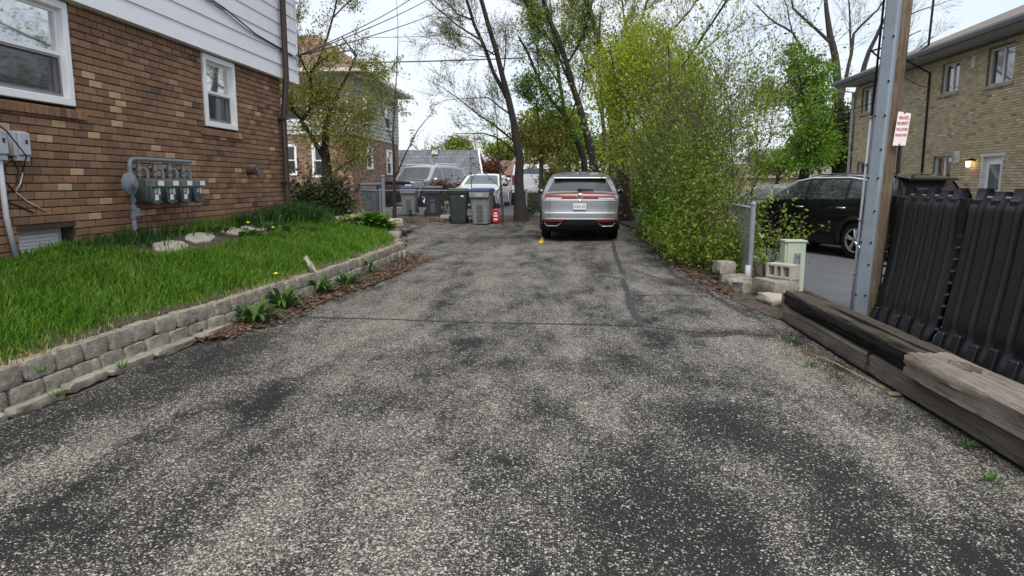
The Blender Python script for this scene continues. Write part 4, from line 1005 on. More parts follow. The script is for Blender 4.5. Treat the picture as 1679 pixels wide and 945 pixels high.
# ------------------------------------------------------------------ house behind the trees, garages
h2 = thing('rear_house', 'brick house with grey shake upper storey and brown hip roof behind the trees', 'house', (-12, 30, .45))
X2, Y2, Y3, XL = -8.0, 26.0, 33.6, -16.5
fnS = lambda s, z, d: (X2 + d, s, z); fnF = lambda s, z, d: (s, Y2 - d, z)
hs = [(28.0, 28.9, 2.05, 3.0), (31.2, 32.2, 1.85, 3.0), (27.6, 28.8, 3.9, 5.0), (31, 32.2, 3.9, 5.0)]; hf = [(-10.9, -10.15, 1.78, 2.95), (-9.55, -8.95, 1.7, 3.0), (-13.5, -12.5, 1.8, 3.0), (-10.6, -9.6, 3.8, 5.0)]
m = MB(); wallpieces(m, Y2 + .3, Y3, .3, 5.6, hs, fnS, .3); wallpieces(m, XL, X2, .3, 5.6, hf, fnF, .3); m.span((XL, Y2 + .3, .3), (XL + .3, Y3, 5.6)); m.span((XL + .3, Y3 - .3, .3), (X2 - .3, Y3, 5.6)); m.build('wall', MT['mortar2'], h2)
mm = MB(); tn = []
for q in brick_rects(Y2, Y3, .3, 3.30, .0775, .2035, hs, 1): n0 = len(mm.v); brick_geo(mm, q[0], q[1], q[2], q[3], fnS); tn += [rb.random()] * (len(mm.v) - n0)
for q in brick_rects(XL, X2, .3, 3.30, .0775, .2035, hf, 2): n0 = len(mm.v); brick_geo(mm, q[0], q[1], q[2], q[3], fnF); tn += [rb.random()] * (len(mm.v) - n0)
setp(mm.build('brickwork', MT['brick2'], h2, tone=tn), kind='stuff')
mm = MB()
for (a, b, hl, fn) in ((Y2, Y3, hs, fnS), (XL, X2, hf, fnF)):
    for q in brick_rects(a, b, 3.32, 5.55, .16, .34, hl, 7):
        mm.hexa([fn(q[0] + .004, q[2], .0), fn(q[1] - .004, q[2], .0), fn(q[1] - .004, q[2], .05 + .012 * rb.random()), fn(q[0] + .004, q[2], .05), fn(q[0] + .004, q[3], .0), fn(q[1] - .004, q[3], .0), fn(q[1] - .004, q[3], .022), fn(q[0] + .004, q[3], .022)])
setp(mm.build('shakes', MT['gsiding'], h2), kind='stuff')
for q in hs: dh_window(h2, fnS, *q, blind=False)
for q in hf: dh_window(h2, fnF, *q, blind=False)
ov = .62; a0, a1, b0, b1 = XL - ov, X2 + ov, Y2 - ov, Y3 + ov
m = MB().add([(a0, b0, 5.62), (a1, b0, 5.62), (a1, b1, 5.62), (a0, b1, 5.62), (-13.6, 29.8, 7.75), (-10.5, 29.8, 7.75)], [(0, 1, 5, 4), (1, 2, 5), (2, 3, 4, 5), (3, 0, 4)]); r2 = m.build('roof', MT['roofbrown'], h2)
m = MB().span((a0 + .02, b0 + .02, 5.56), (a1 - .02, b1 - .02, 5.612)); m.build('soffit', MT['offwhite'], h2)
m = MB(); m.span((a0 - .02, b0 - .06, 5.54), (a1 + .06, b0 - .005, 5.66)); m.span((a1 + .005, b0, 5.54), (a1 + .06, b1 + .05, 5.66)); m.build('gutter', MT['offwhite'], r2)

gr = thing('garage', 'garage with a wide grey shingled roof behind the parked vehicles', 'garage', (-9, 46, .45))
e0, e1 = at(640, 290, 43), at(790, 290, 43); t0, t1 = at(640, 246, 47), at(779, 246, 47)
m = MB().add([(e0[0] - 2, 43, e0[2] - .4), (e1[0] + .1, 43, e1[2] - .4), (t1[0] + .2, 47, t1[2]), (t0[0] - 2, 47, t0[2]), (e0[0] - 2, 51, e0[2] - .4), (e1[0] + .1, 51, e1[2] - .4)], [(0, 1, 2, 3), (3, 2, 5, 4)])
rfg = m.build('roof', MT['roofgrey'], gr)
m = MB().add([(e1[0] - .1, 43.4, .4), (e1[0] - .1, 50.6, .4), (e1[0] - .1, 50.6, e1[2] - .3), (t1[0] + .0, 47, t1[2] - .1), (e1[0] - .1, 43.4, e1[2] - .3)], [(0, 1, 2, 3, 4)]); m.span((e0[0] - 1.9, 43.45, .4), (e1[0] - .12, 43.7, e1[2] - .32)); m.build('wall', MT['gsiding'], gr)
m = MB().tube([(e1[0] + .12, 42.95, e1[2] - .4), (t1[0] + .22, 47, t1[2] + .02)], .07, 4); m.tube([(t1[0] + .22, 47, t1[2] + .02), (e1[0] + .12, 51.05, e1[2] - .4)], .07, 4); m.build('rake_trim', MT['white'], rfg)
q = at(713, 251, 46.4); MB().hexa([(q[0] - .2, 46.2, q[2] - .1), (q[0] + .2, 46.2, q[2] - .1), (q[0] + .2, 46.7, q[2] - .05), (q[0] - .2, 46.7, q[2] - .05), (q[0] - .17, 46.2, q[2] + .2), (q[0] + .17, 46.2, q[2] + .2), (q[0] + .17, 46.6, q[2] + .2), (q[0] - .17, 46.6, q[2] + .2)]).build('roof_vent', MT['sticker'], rfg)
tg = thing('tan_garage', 'low tan garage with a brown roof behind the bare tree', 'garage', (-3, 50, .45))
w0, w1 = at(793, 290, 48), at(905, 290, 48)
MB().span((w0[0], 48, .4), (w1[0], 54, w0[2] + .1)).build('wall', MT['tanwall'], tg)
m = MB().add([(w0[0] - .4, 47.5, w0[2] + .1), (w1[0] + .4, 47.5, w0[2] + .1), (w1[0] + .4, 51, w0[2] + 1.2), (w0[0] - .4, 51, w0[2] + 1.2), (w0[0] - .4, 54.5, w0[2] + .1), (w1[0] + .4, 54.5, w0[2] + .1)], [(0, 1, 2, 3), (3, 2, 5, 4), (0, 3, 4), (1, 5, 2)]); m.build('roof', MT['roofbrown'], tg)
MB().span((w0[0] + .8, 47.95, .42), (w0[0] + 3.2, 47.998, 1.75)).build('garage_door', MT['offwhite'], tg)
for i, (px, py, Y, hw_, mat, rm, lab) in enumerate([(1330, 292, 60, 5.5, 'tanwall', 'rooftan', 'low tan house with brown roof seen over the black car'), (1310, 262, 75, 3.6, 'offwhite', 'roofgrey', 'small pale house with grey roof far beyond the lot')]):
    q = at(px, py, Y); t = thing('far_house', lab, 'house', (q[0], Y, 0)); z1 = q[2]
    MB().span((q[0] - hw_, Y, -.1), (q[0] + hw_, Y + 7, z1)).build('wall', MT[mat], t)
    MB().add([(q[0] - hw_ - .4, Y - .4, z1), (q[0] + hw_ + .4, Y - .4, z1), (q[0] + hw_ + .4, Y + 3.5, z1 + 1.3), (q[0] - hw_ - .4, Y + 3.5, z1 + 1.3), (q[0] - hw_ - .4, Y + 7.4, z1), (q[0] + hw_ + .4, Y + 7.4, z1)], [(0, 1, 2, 3), (3, 2, 5, 4), (0, 3, 4), (1, 5, 2)]).build('roof', MT[rm], t)
    for k in (-1, 0, 1): MB().span((q[0] + k * hw_ * .55 - .4, Y - .03, z1 - 1.3), (q[0] + k * hw_ * .55 + .4, Y - .003, z1 - .35)).build('window', MT['carglass'], t)
# ------------------------------------------------------------------ vehicles (local: +y forward, z up, origin on the ground)
def car(name, label, cat, loc, rz, sp):
    T = thing(name, label, cat, loc, rz)
    L, W, H = sp['L'], sp['W'], sp['H']; belt = sp['belt']; top = sp['top']; lf, lr = sp['low_front'], sp['low_rear']
    tum = sp.get('tumble', .2)
    ty = np.array([p[0] for p in top][::-1]); tz = np.array([p[1] for p in top][::-1])
    ys_l = np.array([p[0] for p in lr[::-1]] + [p[0] for p in lf[::-1]]); zs_l = np.array([p[1] for p in lr[::-1]] + [p[1] for p in lf[::-1]])
    order = np.argsort(ys_l); ys_l, zs_l = ys_l[order], zs_l[order]
    ztop = lambda y: float(np.interp(y, ty, tz)); zbot = lambda y: float(np.interp(y, ys_l, zs_l))
    def hw(y, z):
        e = min(1, abs(y) / (L / 2)); pl = 1 - sp.get('plan', .06) * e ** 6
        if z > belt: k = 1 - tum * ((z - belt) / (H - belt)) ** 1.15
        else: k = 1 - .05 * ((belt - z) / belt) ** 2 - (.012 if .55 < z < .8 else 0)
        return W / 2 * pl * k
    # upper skin, resampled along the outline
    out = [Vector((0, p[0], p[1])) for p in top]
    dense = []
    for i in range(len(out) - 1):
        p0_, p1_, p2_, p3_ = out[max(i - 1, 0)], out[i], out[i + 1], out[min(i + 2, len(out) - 1)]
        n_ = max(2, int((p2_ - p1_).length / .07))
        for k in range(n_):
            t = k / n_; lin = p1_.lerp(p2_, t)
            cr_ = .5 * ((2 * p1_) + (p2_ - p0_) * t + (2 * p0_ - 5 * p1_ + 4 * p2_ - p3_) * t * t + (3 * p1_ - p0_ - 3 * p2_ + p3_) * t ** 3)
            dense.append(lin.lerp(cr_, .6))
    dense.append(out[-1])
    def row(p, tan, off=0, ss=np.linspace(-1, 1, 17)):
        nrm = Vector((0, -tan.z, tan.y)); nrm = -nrm if False else nrm
        if nrm.z < 0 and abs(tan.y) > abs(tan.z): nrm = -nrm
        r_ = []
        for s in ss:
            e = .055 * abs(s) ** 3.2
            q = p - nrm * e + nrm * off; r_.append((hw(p.y, p.z) * s, q.y, q.z))
        return r_
    rows = []
    cy = Vector((0, 0, .8))
    def normal(p, tan):
        n_ = Vector((0, -tan.z, tan.y)).normalized()
        return n_ if n_.dot(p - cy) > 0 else -n_
    tans = []
    for i, p in enumerate(dense): tans.append((dense[min(i + 1, len(dense) - 1)] - dense[max(i - 1, 0)]).normalized())
    SS = np.linspace(-1, 1, 21)
    def skin_row(p, tan, off=0, xs=None):
        n_ = normal(p, tan); r_ = []; h = hw(p.y, p.z)
        for s in (SS if xs is None else [max(-1, min(1, x / h)) for x in xs]):
            q = p - n_ * (.06 * abs(s) ** 3.5) + n_ * off; r_.append((h * s, q.y, q.z))
        return r_
    m = MB().grid([skin_row(p, t) for p, t in zip(dense, tans)][::-1]); autosmooth(m.build('upper_body', sp['paint'], T, world=False), 40)
    # sides with wheel openings
    NY, NZ = 110, 26; ax = sp['axles']; wr = sp['wr']; Ra = wr + .055
    yy = np.linspace(-L / 2 + .015, L / 2 - .015, NY)
    for sgn in (-1, 1):
        vs = []; fs = []; low = MB()
        for y in yy:
            zt = ztop(y) - .05; zb = zbot(y); zt = max(zt, zb + .02)
            for k in range(NZ): z = zb + (zt - zb) * k / (NZ - 1); vs.append((sgn * hw(y, z), y, z))
        fl = []
        for i in range(NY - 1):
            for k in range(NZ - 1):
                a = i * NZ + k; f = (a, a + 1, a + NZ + 1, a + NZ); cyy = sum(vs[j][1] for j in f) / 4; czz = sum(vs[j][2] for j in f) / 4
                if any((cyy - w_) ** 2 + (czz - wr) ** 2 < Ra ** 2 for w_ in ax): continue
                (fl if czz < sp.get('clad', .0) else fs).append(f if sgn > 0 else f[::-1])
        m = MB(); m.v = vs; m.f = fs; m.build('side_body', sp['paint'], T, world=False, smooth=True)
        if fl:
            m = MB(); m.v = [(x * 1.004, y, z) for x, y, z in vs]; m.f = fl; m.build('side_cladding', MT['plastic2'], T, world=False, smooth=True)
        for w_ in ax:
            pts = []
            for k in range(15):
                a = math.pi * (k / 14) * 1.16 - .25; y = w_ + Ra * math.cos(a); z = wr + Ra * math.sin(a); pts.append((sgn * (hw(y, z) + .004), y, z))
            MB().tube(pts, .045 if sp.get('clad') else .02, 6).build('wheel_arch', MT['plastic2'] if sp.get('clad') else sp['paint'], T, world=False, smooth=True)
        for gi, q in enumerate(sp.get('side_glass', [])):
            G = []
            for i in range(9):
                r_ = []
                for k in range(7):
                    u, v = i / 8, k / 6; y = (q[0][0] * (1 - u) + q[1][0] * u) * (1 - v) + (q[3][0] * (1 - u) + q[2][0] * u) * v; z = (q[0][1] * (1 - u) + q[1][1] * u) * (1 - v) + (q[3][1] * (1 - u) + q[2][1] * u) * v
                    r_.append((sgn * (hw(y, z) + .007), y, z))
                G.append(r_)
            MB().grid(G if sgn > 0 else G[::-1]).build('side_window', MT['carglass'], T, world=False, smooth=True)
        for ln in sp.get('trim', []):
            MB().tube([(sgn * (hw(y, z) + .008), y, z) for y, z in ln], .018, 5).build('window_trim', MT['bright'], T, world=False, smooth=True)
        for ln in sp.get('door_lines', []):
            MB().tube([(sgn * (hw(y, z) + .001), y, z) for y, z in ln], .005, 4).build('door_gap', MT['plastic2'], T, world=False)
        for y, z in sp.get('handles', []):
            MB().tube([(sgn * (hw(y, z) + .004), y + .10, z), (sgn * (hw(y, z) + .035), y + .07, z), (sgn * (hw(y, z) + .035), y - .09, z), (sgn * (hw(y, z) + .004), y - .12, z)], .014, 6).build('door_handle', MT['chrome'] if sp.get('trim') else sp['paint'], T, world=False, smooth=True)
        my, mz = sp['mirror']
        mr = MB().lathe([(0, -.10), (.07, -.08), (.10, 0), (.08, .07), (0, .085)], (0, 0, 0), 'Y', 12); mr.v = [(sgn * (hw(my, mz) + .13) + x * 1.25, my + y * .8, mz + .03 + z * .85) for x, y, z in mr.v]
        mo = mr.build('mirror', sp.get('mirror_mat', sp['paint']), T, world=False, smooth=True)
        MB().tube([(sgn * hw(my, mz), my, mz - .02), (sgn * (hw(my, mz) + .1), my, mz + .01)], .025, 6).build('mirror_arm', MT['plastic2'], mo, world=False)
        for w_ in ax:
            c = (sgn * (W / 2 - .135), w_, wr)
            wh = MB().lathe([(wr * .62, -.11), (wr * .93, -.115), (wr, -.08), (wr, .08), (wr * .93, .115), (wr * .62, .11)], c, 'X', 28).build('wheel', MT['plastic2'], T, world=False, smooth=True)
            m = MB().lathe([(wr * .64, sgn * .10), (wr * .60, sgn * .07), (wr * .58, -sgn * .05), (0, -sgn * .05)], c, 'X', 24)
            rm = m.build('rim', MT['plastic2'], wh, world=False, smooth=True)
            m = MB().lathe([(wr * .65, sgn * .095), (wr * .65, sgn * .115), (wr * .58, sgn * .11), (wr * .58, sgn * .08)], c, 'X', 24)
            for k in range(5):
                a = 2 * math.pi * k / 5 + .3
                for da in (-.13, .13):
                    m.tube([(c[0] + sgn * .10, c[1] + .04 * math.cos(a), c[2] + .04 * math.sin(a)), (c[0] + sgn * .095, c[1] + wr * .62 * math.cos(a + da), c[2] + wr * .62 * math.sin(a + da))], [.028, .02], 5)
            m.lathe([(.06, sgn * .07), (.06, sgn * .11), (0, sgn * .115)], c, 'X', 12); m.build('spokes', MT['rim'], wh, world=False)
    m = MB().span((-W * .42, -L / 2 + .35, .22), (W * .42, L / 2 - .35, .62)); m.build('underbody', MT['plastic2'], T, world=False)
    # lower bumpers
    for nm_, pts, end in (('front_bumper', [Vector((0, top[0][0], top[0][1]))] + [Vector((0, *p)) for p in lf], 1), ('rear_bumper', [Vector((0, top[-1][0], top[-1][1]))] + [Vector((0, *p)) for p in lr], -1)):
        dn = []
        for i in range(len(pts) - 1): dn += [pts[i].lerp(pts[i + 1], k / 4) for k in range(4)]
        dn.append(pts[-1]); rr = []
        for p in dn:
            h = hw(p.y, p.z); rr.append([(h * s, p.y - end * .06 * abs(s) ** 3.5, p.z) for s in SS])
        MB().grid(rr if end < 0 else rr[::-1]).build(nm_, sp.get('bumper', MT['plastic2']), T, world=False, smooth=True)
    # patches laid on the skin: rear ('r') or front ('f'), between two heights and two offsets
    def patch(side, z0, z1, x0, x1, nm_, mat, off=.008, x0t=None, x1t=None, parent=T, nz=6, nx=10):
        half = [(p, t) for p, t in zip(dense, tans) if (p.y > 0) == (side == 'f')]
        half.sort(key=lambda q: q[0].z); zs = [q[0].z for q in half]; yv = [q[0].y for q in half]
        rr = []
        for i in range(nz + 1):
            f = i / nz; z = z0 + (z1 - z0) * f; y = float(np.interp(z, zs, yv)); y2 = float(np.interp(z + .02, zs, yv)); tan = Vector((0, y2 - y, .02)).normalized(); p = Vector((0, y, z))
            a = x0 + ((x0t if x0t is not None else x0) - x0) * f; b = x1 + ((x1t if x1t is not None else x1) - x1) * f
            rr.append(skin_row(p, tan, off, np.linspace(a, b, nx + 1)))
        return MB().grid(rr if side == 'r' else rr[::-1]).build(nm_, mat, parent, world=False, smooth=True)
    return T, patch, hw
def rear_y(top, z):
    q = [p for p in top if p[0] < 0][::-1]; return float(np.interp(z, [p[1] for p in q], [p[0] for p in q]))

# silver car parked at the end of the drive, seen from behind
topA = [(2.45, .62), (2.43, .84), (2.2, .99), (1.2, 1.12), (.35, 1.60), (-.3, 1.70), (-1.1, 1.69), (-1.8, 1.63), (-2.02, 1.57), (-2.30, 1.24), (-2.41, 1.17), (-2.45, 1.03), (-2.47, .80), (-2.49, .72), (-2.50, .55)]
sA = dict(L=5.0, W=1.99, H=1.70, belt=1.10, top=topA, low_front=[(2.46, .5), (2.3, .3), (1.9, .26)], low_rear=[(-2.48, .42), (-2.40, .30), (-2.0, .28)], axles=(1.5, -1.48), wr=.375, paint=MT['silver'], clad=.42, mirror=(.85, 1.10), tumble=.27, mirror_mat=MT['black'],
          side_glass=[[(.95, 1.13), (-.1, 1.15), (-.1, 1.56), (.35, 1.54)], [(-.18, 1.15), (-1.2, 1.16), (-1.2, 1.57), (-.18, 1.57)], [(-1.27, 1.17), (-1.9, 1.2), (-1.75, 1.50), (-1.27, 1.55)]], handles=[(.1, 1.0), (-1.0, 1.0)])
p = on(955, 397, .04); A, patA, hwA = car('parked_car', 'silver coupe-backed suv parked at the end of the driveway', 'car', (p[0] - .02, p[1] + 2.3, prof(p[1] + 2)), R(-1.5), sA)
A.location.z = prof(19.2) + .01; A.rotation_euler.x = R(1.2)
patA('r', 1.25, 1.565, -.80, .80, 'rear_window', MT['carglass'], .006, -.63, .63)
lb = patA('r', 1.045, 1.20, -.86, .86, 'light_bar', MT['redlight'], .012)
for s in (-1, 1): patA('r', 1.05, 1.085, s * .45 if s > 0 else -.84, .84 if s > 0 else -.45, 'reverse_light', MT['lamp'], .016, parent=A)
patA('r', 1.015, 1.04, -.88, .88, 'chrome_strip', MT['chrome'], .016)
patA('r', .700, .735, -.86, .86, 'tailgate_lip', MT['chrome'], .012)
for s in (-1, 1): patA('r', .705, 1.01, s * .735, s * .742, 'tailgate_gap', MT['plastic2'], .006)
patA('r', .565, .59, -.84, .84, 'bumper_strip', MT['chrome'], .018)
yb = -2.525
pt = MB().span((-.155, yb - .02, .80), (.155, yb - .005, .95)).build('number_plate', MT['sticker'], A, world=False)
text('63JK 62', .085, 'ink', pt, (0, yb - .022, .872), (R(90), 0, 0), 'plate_number', .001, False)
for s in (-1, 1): MB().hexa([(s * .42, yb + .0, .50), (s * .86, yb + .06, .50), (s * .86, yb + .1, .50), (s * .42, yb + .04, .50), (s * .40, yb + .0, .555), (s * .88, yb + .06, .555), (s * .88, yb + .1, .555), (s * .40, yb + .04, .555)]).build('reflector', MT['redlight'], A, world=False)
for s in (-1, 1): MB().tube([(s * .46, yb + .0, .47), (s * .55, yb + .01, .395), (s * .80, yb + .05, .395), (s * .86, yb + .06, .47)], .009, 6).build('exhaust_trim', MT['rim'], A, world=False)
MB().tube([(-.02, -2.315, 1.275), (.33, -2.315, 1.275)], .016, 6).build('wiper', MT['plastic2'], A, world=False); MB().box((.0, -2.325, 1.27), (.12, .04, .05)).build('wiper_motor', MT['plastic2'], A, world=False)
em = MB().tube([(.075 * math.cos(a), -2.475, 1.105 + .075 * math.sin(a)) for a in np.linspace(0, 2 * math.pi, 21)], .009, 5).build('emblem', MT['chrome'], A, world=False)
for ln in ([(-.035, .068), (0, .005), (.035, .068)], [(-.068, .03), (-.03, -.066), (0, .0), (.03, -.066), (.068, .03)]): MB().tube([(a, -2.476, 1.105 + b) for a, b in ln], .009, 5).build('emblem_stroke', MT['chrome'], em, world=False)
m = MB().hexa([(-.03, -1.75, 1.64), (.03, -1.75, 1.64), (.03, -1.55, 1.66), (-.03, -1.55, 1.66), (-.012, -1.74, 1.73), (.012, -1.74, 1.73), (.012, -1.66, 1.72), (-.012, -1.66, 1.72)]); m.build('roof_fin', MT['black'], A, world=False)
m = MB().hexa([(-.66, -2.16, 1.54), (.66, -2.16, 1.54), (.64, -1.9, 1.60), (-.64, -1.9, 1.60), (-.66, -2.15, 1.575), (.66, -2.15, 1.575), (.64, -1.9, 1.64), (-.64, -1.9, 1.64)]); m.build('spoiler', sA['paint'], A, world=False, bevel=.01)

# black suv in the neighbour's lot
topB = [(2.38, .62), (2.36, .86), (2.15, .98), (1.05, 1.12), (.30, 1.55), (-.2, 1.67), (-1.0, 1.69), (-1.75, 1.64), (-2.05, 1.58), (-2.26, 1.2), (-2.33, 1.1), (-2.38, .8), (-2.40, .55)]
sB = dict(L=4.8, W=1.91, H=1.69, belt=1.12, top=topB, low_front=[(2.36, .48), (2.2, .28), (1.8, .25)], low_rear=[(-2.38, .42), (-2.28, .30), (-1.9, .27)], axles=(1.42, -1.40), wr=.37, paint=MT['black'], clad=.40, mirror=(.85, 1.10),
          side_glass=[[(1.02, 1.13), (-.02, 1.15), (-.02, 1.55), (.30, 1.50)], [(-.10, 1.15), (-1.10, 1.17), (-1.10, 1.55), (-.10, 1.56)], [(-1.17, 1.18), (-1.85, 1.24), (-1.62, 1.50), (-1.17, 1.54)]],
          trim=[[(1.04, 1.14), (.32, 1.53), (-.1, 1.595), (-1.1, 1.595), (-1.7, 1.52)]], door_lines=[[(-.06, 1.13), (-.05, .7), (-.1, .42)], [(-1.13, 1.14), (-1.16, .9)], [(1.0, 1.05), (1.02, .5)]], handles=[(.12, .99), (-1.02, 1.0)])
B, patB, hwB = car('parked_car', 'black suv with chrome window trim parked beyond the pole', 'car', (6.05, 15.55, .0), R(24), sB)
B.location.z = gz(6, 15) + .006
patB('r', 1.22, 1.57, -.70, .70, 'rear_window', MT['carglass'], .006, -.62, .62)
for s in (-1, 1): patB('r', .92, 1.12, s * .45, s * .84, 'tail_light', MT['redlight'], .01)
patB('r', .70, .82, -.2, .2, 'number_plate', MT['sticker'], .012)
patB('f', 1.16, 1.53, -.72, .72, 'windscreen', MT['carglass'], .006, -.60, .60)
for s in (-1, 1):
    MB().tube([(s * .66, .1, 1.635), (s * .68, -.2, 1.67), (s * .68, -1.4, 1.675), (s * .66, -1.75, 1.63)], .014, 6).build('roof_rail', MT['black'], B, world=False, smooth=True)
m = MB().hexa([(-.62, -2.27, 1.54), (.62, -2.27, 1.54), (.62, -1.9, 1.60), (-.62, -1.9, 1.60), (-.62, -2.26, 1.58), (.62, -2.26, 1.58), (.62, -1.9, 1.64), (-.62, -1.9, 1.64)]); m.build('spoiler', MT['black'], B, world=False, bevel=.01)

# large white suv facing us behind the rear fence
topC = [(2.35, .70), (2.33, 1.02), (2.2, 1.12), (1.05, 1.20), (.45, 1.74), (-.1, 1.84), (-1.2, 1.85), (-2.1, 1.80), (-2.30, 1.20), (-2.38, 1.0), (-2.40, .6)]
sC = dict(L=4.8, W=2.0, H=1.85, belt=1.18, top=topC, low_front=[(2.34, .55), (2.2, .34), (1.8, .3)], low_rear=[(-2.38, .5), (-2.28, .35), (-1.9, .3)], axles=(1.4, -1.45), wr=.39, paint=MT['suvpaint'], clad=.45, mirror=(.85, 1.16), tumble=.16, mirror_mat=MT['chrome'],
          side_glass=[[(.98, 1.2), (-.05, 1.2), (-.05, 1.70), (.45, 1.68)], [(-.13, 1.2), (-1.05, 1.2), (-1.05, 1.71), (-.13, 1.71)], [(-1.13, 1.2), (-2.1, 1.24), (-1.98, 1.68), (-1.13, 1.71)]], handles=[(.1, 1.05), (-.9, 1.05)])
q = at(690, 300, 30); C_, patC, hwC = car('parked_suv', 'big pale grey suv with dark front facing us behind the bins', 'car', (q[0] - .1, 31.2, .455), R(158), sC)
patC('f', 1.215, 1.73, -.80, .80, 'windscreen', MT['windscreen'], .006, -.70, .70)
patC('f', 1.05, 1.19, -.80, .80, 'hood', MT['black'], .006, -.78, .78)
patC('f', .72, 1.06, -.97, .97, 'fascia', MT['black'], .006)
patC('f', .78, .98, -.52, .52, 'grille', MT['plastic2'], .012)
for k in range(3): patC('f', .81 + .06 * k, .825 + .06 * k, -.50, .50, 'grille_bar', MT['chrome'], .02)
for s in (-1, 1): patC('f', .84, .98, s * .58, s * .90, 'headlight', MT['lamp'], .014)
for s in (-1, 1): MB().tube([(s * .78, .2, 1.85), (s * .78, -.1, 1.895), (s * .78, -1.7, 1.895), (s * .76, -1.95, 1.84)], .018, 6).build('roof_rail', MT['chrome'], C_, world=False, smooth=True)

topD = [(2.35, .55), (2.33, .72), (2.1, .82), (1.0, .98), (.25, 1.38), (-.3, 1.45), (-1.0, 1.42), (-1.75, 1.05), (-2.25, 1.0), (-2.36, .85), (-2.38, .5)]
sD = dict(L=4.75, W=1.82, H=1.45, belt=.95, top=topD, low_front=[(2.34, .4), (2.2, .22), (1.8, .2)], low_rear=[(-2.36, .4), (-2.26, .25), (-1.9, .22)], axles=(1.4, -1.35), wr=.325, paint=MT['whitepaint'], mirror=(.8, .95), mirror_mat=MT['black'],
          side_glass=[[(.9, .98), (-.1, 1.0), (-.1, 1.34), (.3, 1.31)], [(-.18, 1.0), (-1.2, 1.02), (-.95, 1.32), (-.18, 1.35)]], handles=[(.0, .85)])
q = at(783, 300, 28.3); D_, patD, hwD = car('parked_sedan', 'pale silver sedan facing us between the big suv and the tree', 'car', (q[0] + .1, 30.1, .45), R(176), sD)
patD('f', 1.0, 1.37, -.74, .74, 'windscreen', MT['windscreen'], .006, -.60, .60)
for s in (-1, 1): patD('f', .60, .70, s * .50, s * .82, 'headlight', MT['lamp'], .014)
patD('f', .42, .62, -.4, .4, 'grille', MT['plastic2'], .012)
topE = [(2.3, .7), (2.28, .95), (2.0, 1.08), (1.35, 1.25), (.6, 1.8), (0, 1.92), (-1.2, 1.94), (-2.1, 1.9), (-2.3, 1.5), (-2.36, 1.0), (-2.38, .6)]
sE = dict(sC, top=topE, H=1.94, paint=MT['whitepaint'], clad=0, mirror=(1.1, 1.2), mirror_mat=MT['whitepaint'], low_rear=[(-2.36, .5), (-2.26, .35), (-1.9, .3)], low_front=[(2.29, .55), (2.15, .34), (1.8, .3)])
q = at(866, 300, 32); E_, patE, hwE = car('parked_van', 'white van seen between the tree trunks behind the silver car', 'van', (q[0], 34.5, .455), R(4), sE)
patE('r', 1.45, 1.80, -.75, .75, 'rear_window', MT['windscreen'], .006, -.66, .66)
for s in (-1, 1): patE('r', .95, 1.4, s * .78, s * .92, 'tail_light', MT['redlight'], .01)
patE('r', .8, .95, -.2, .2, 'number_plate', MT['sticker'], .012)
q = at(1255, 305, 21); sF = dict(sD, paint=MT['greypaint'])
F_, patF, hwF = car('parked_sedan', 'grey sedan mostly hidden behind the hedge and the black suv', 'car', (q[0] + .2, 21.6, .01), R(75), sF)
patF('f', 1.0, 1.37, -.74, .74, 'windscreen', MT['windscreen'], .006, -.60, .60)

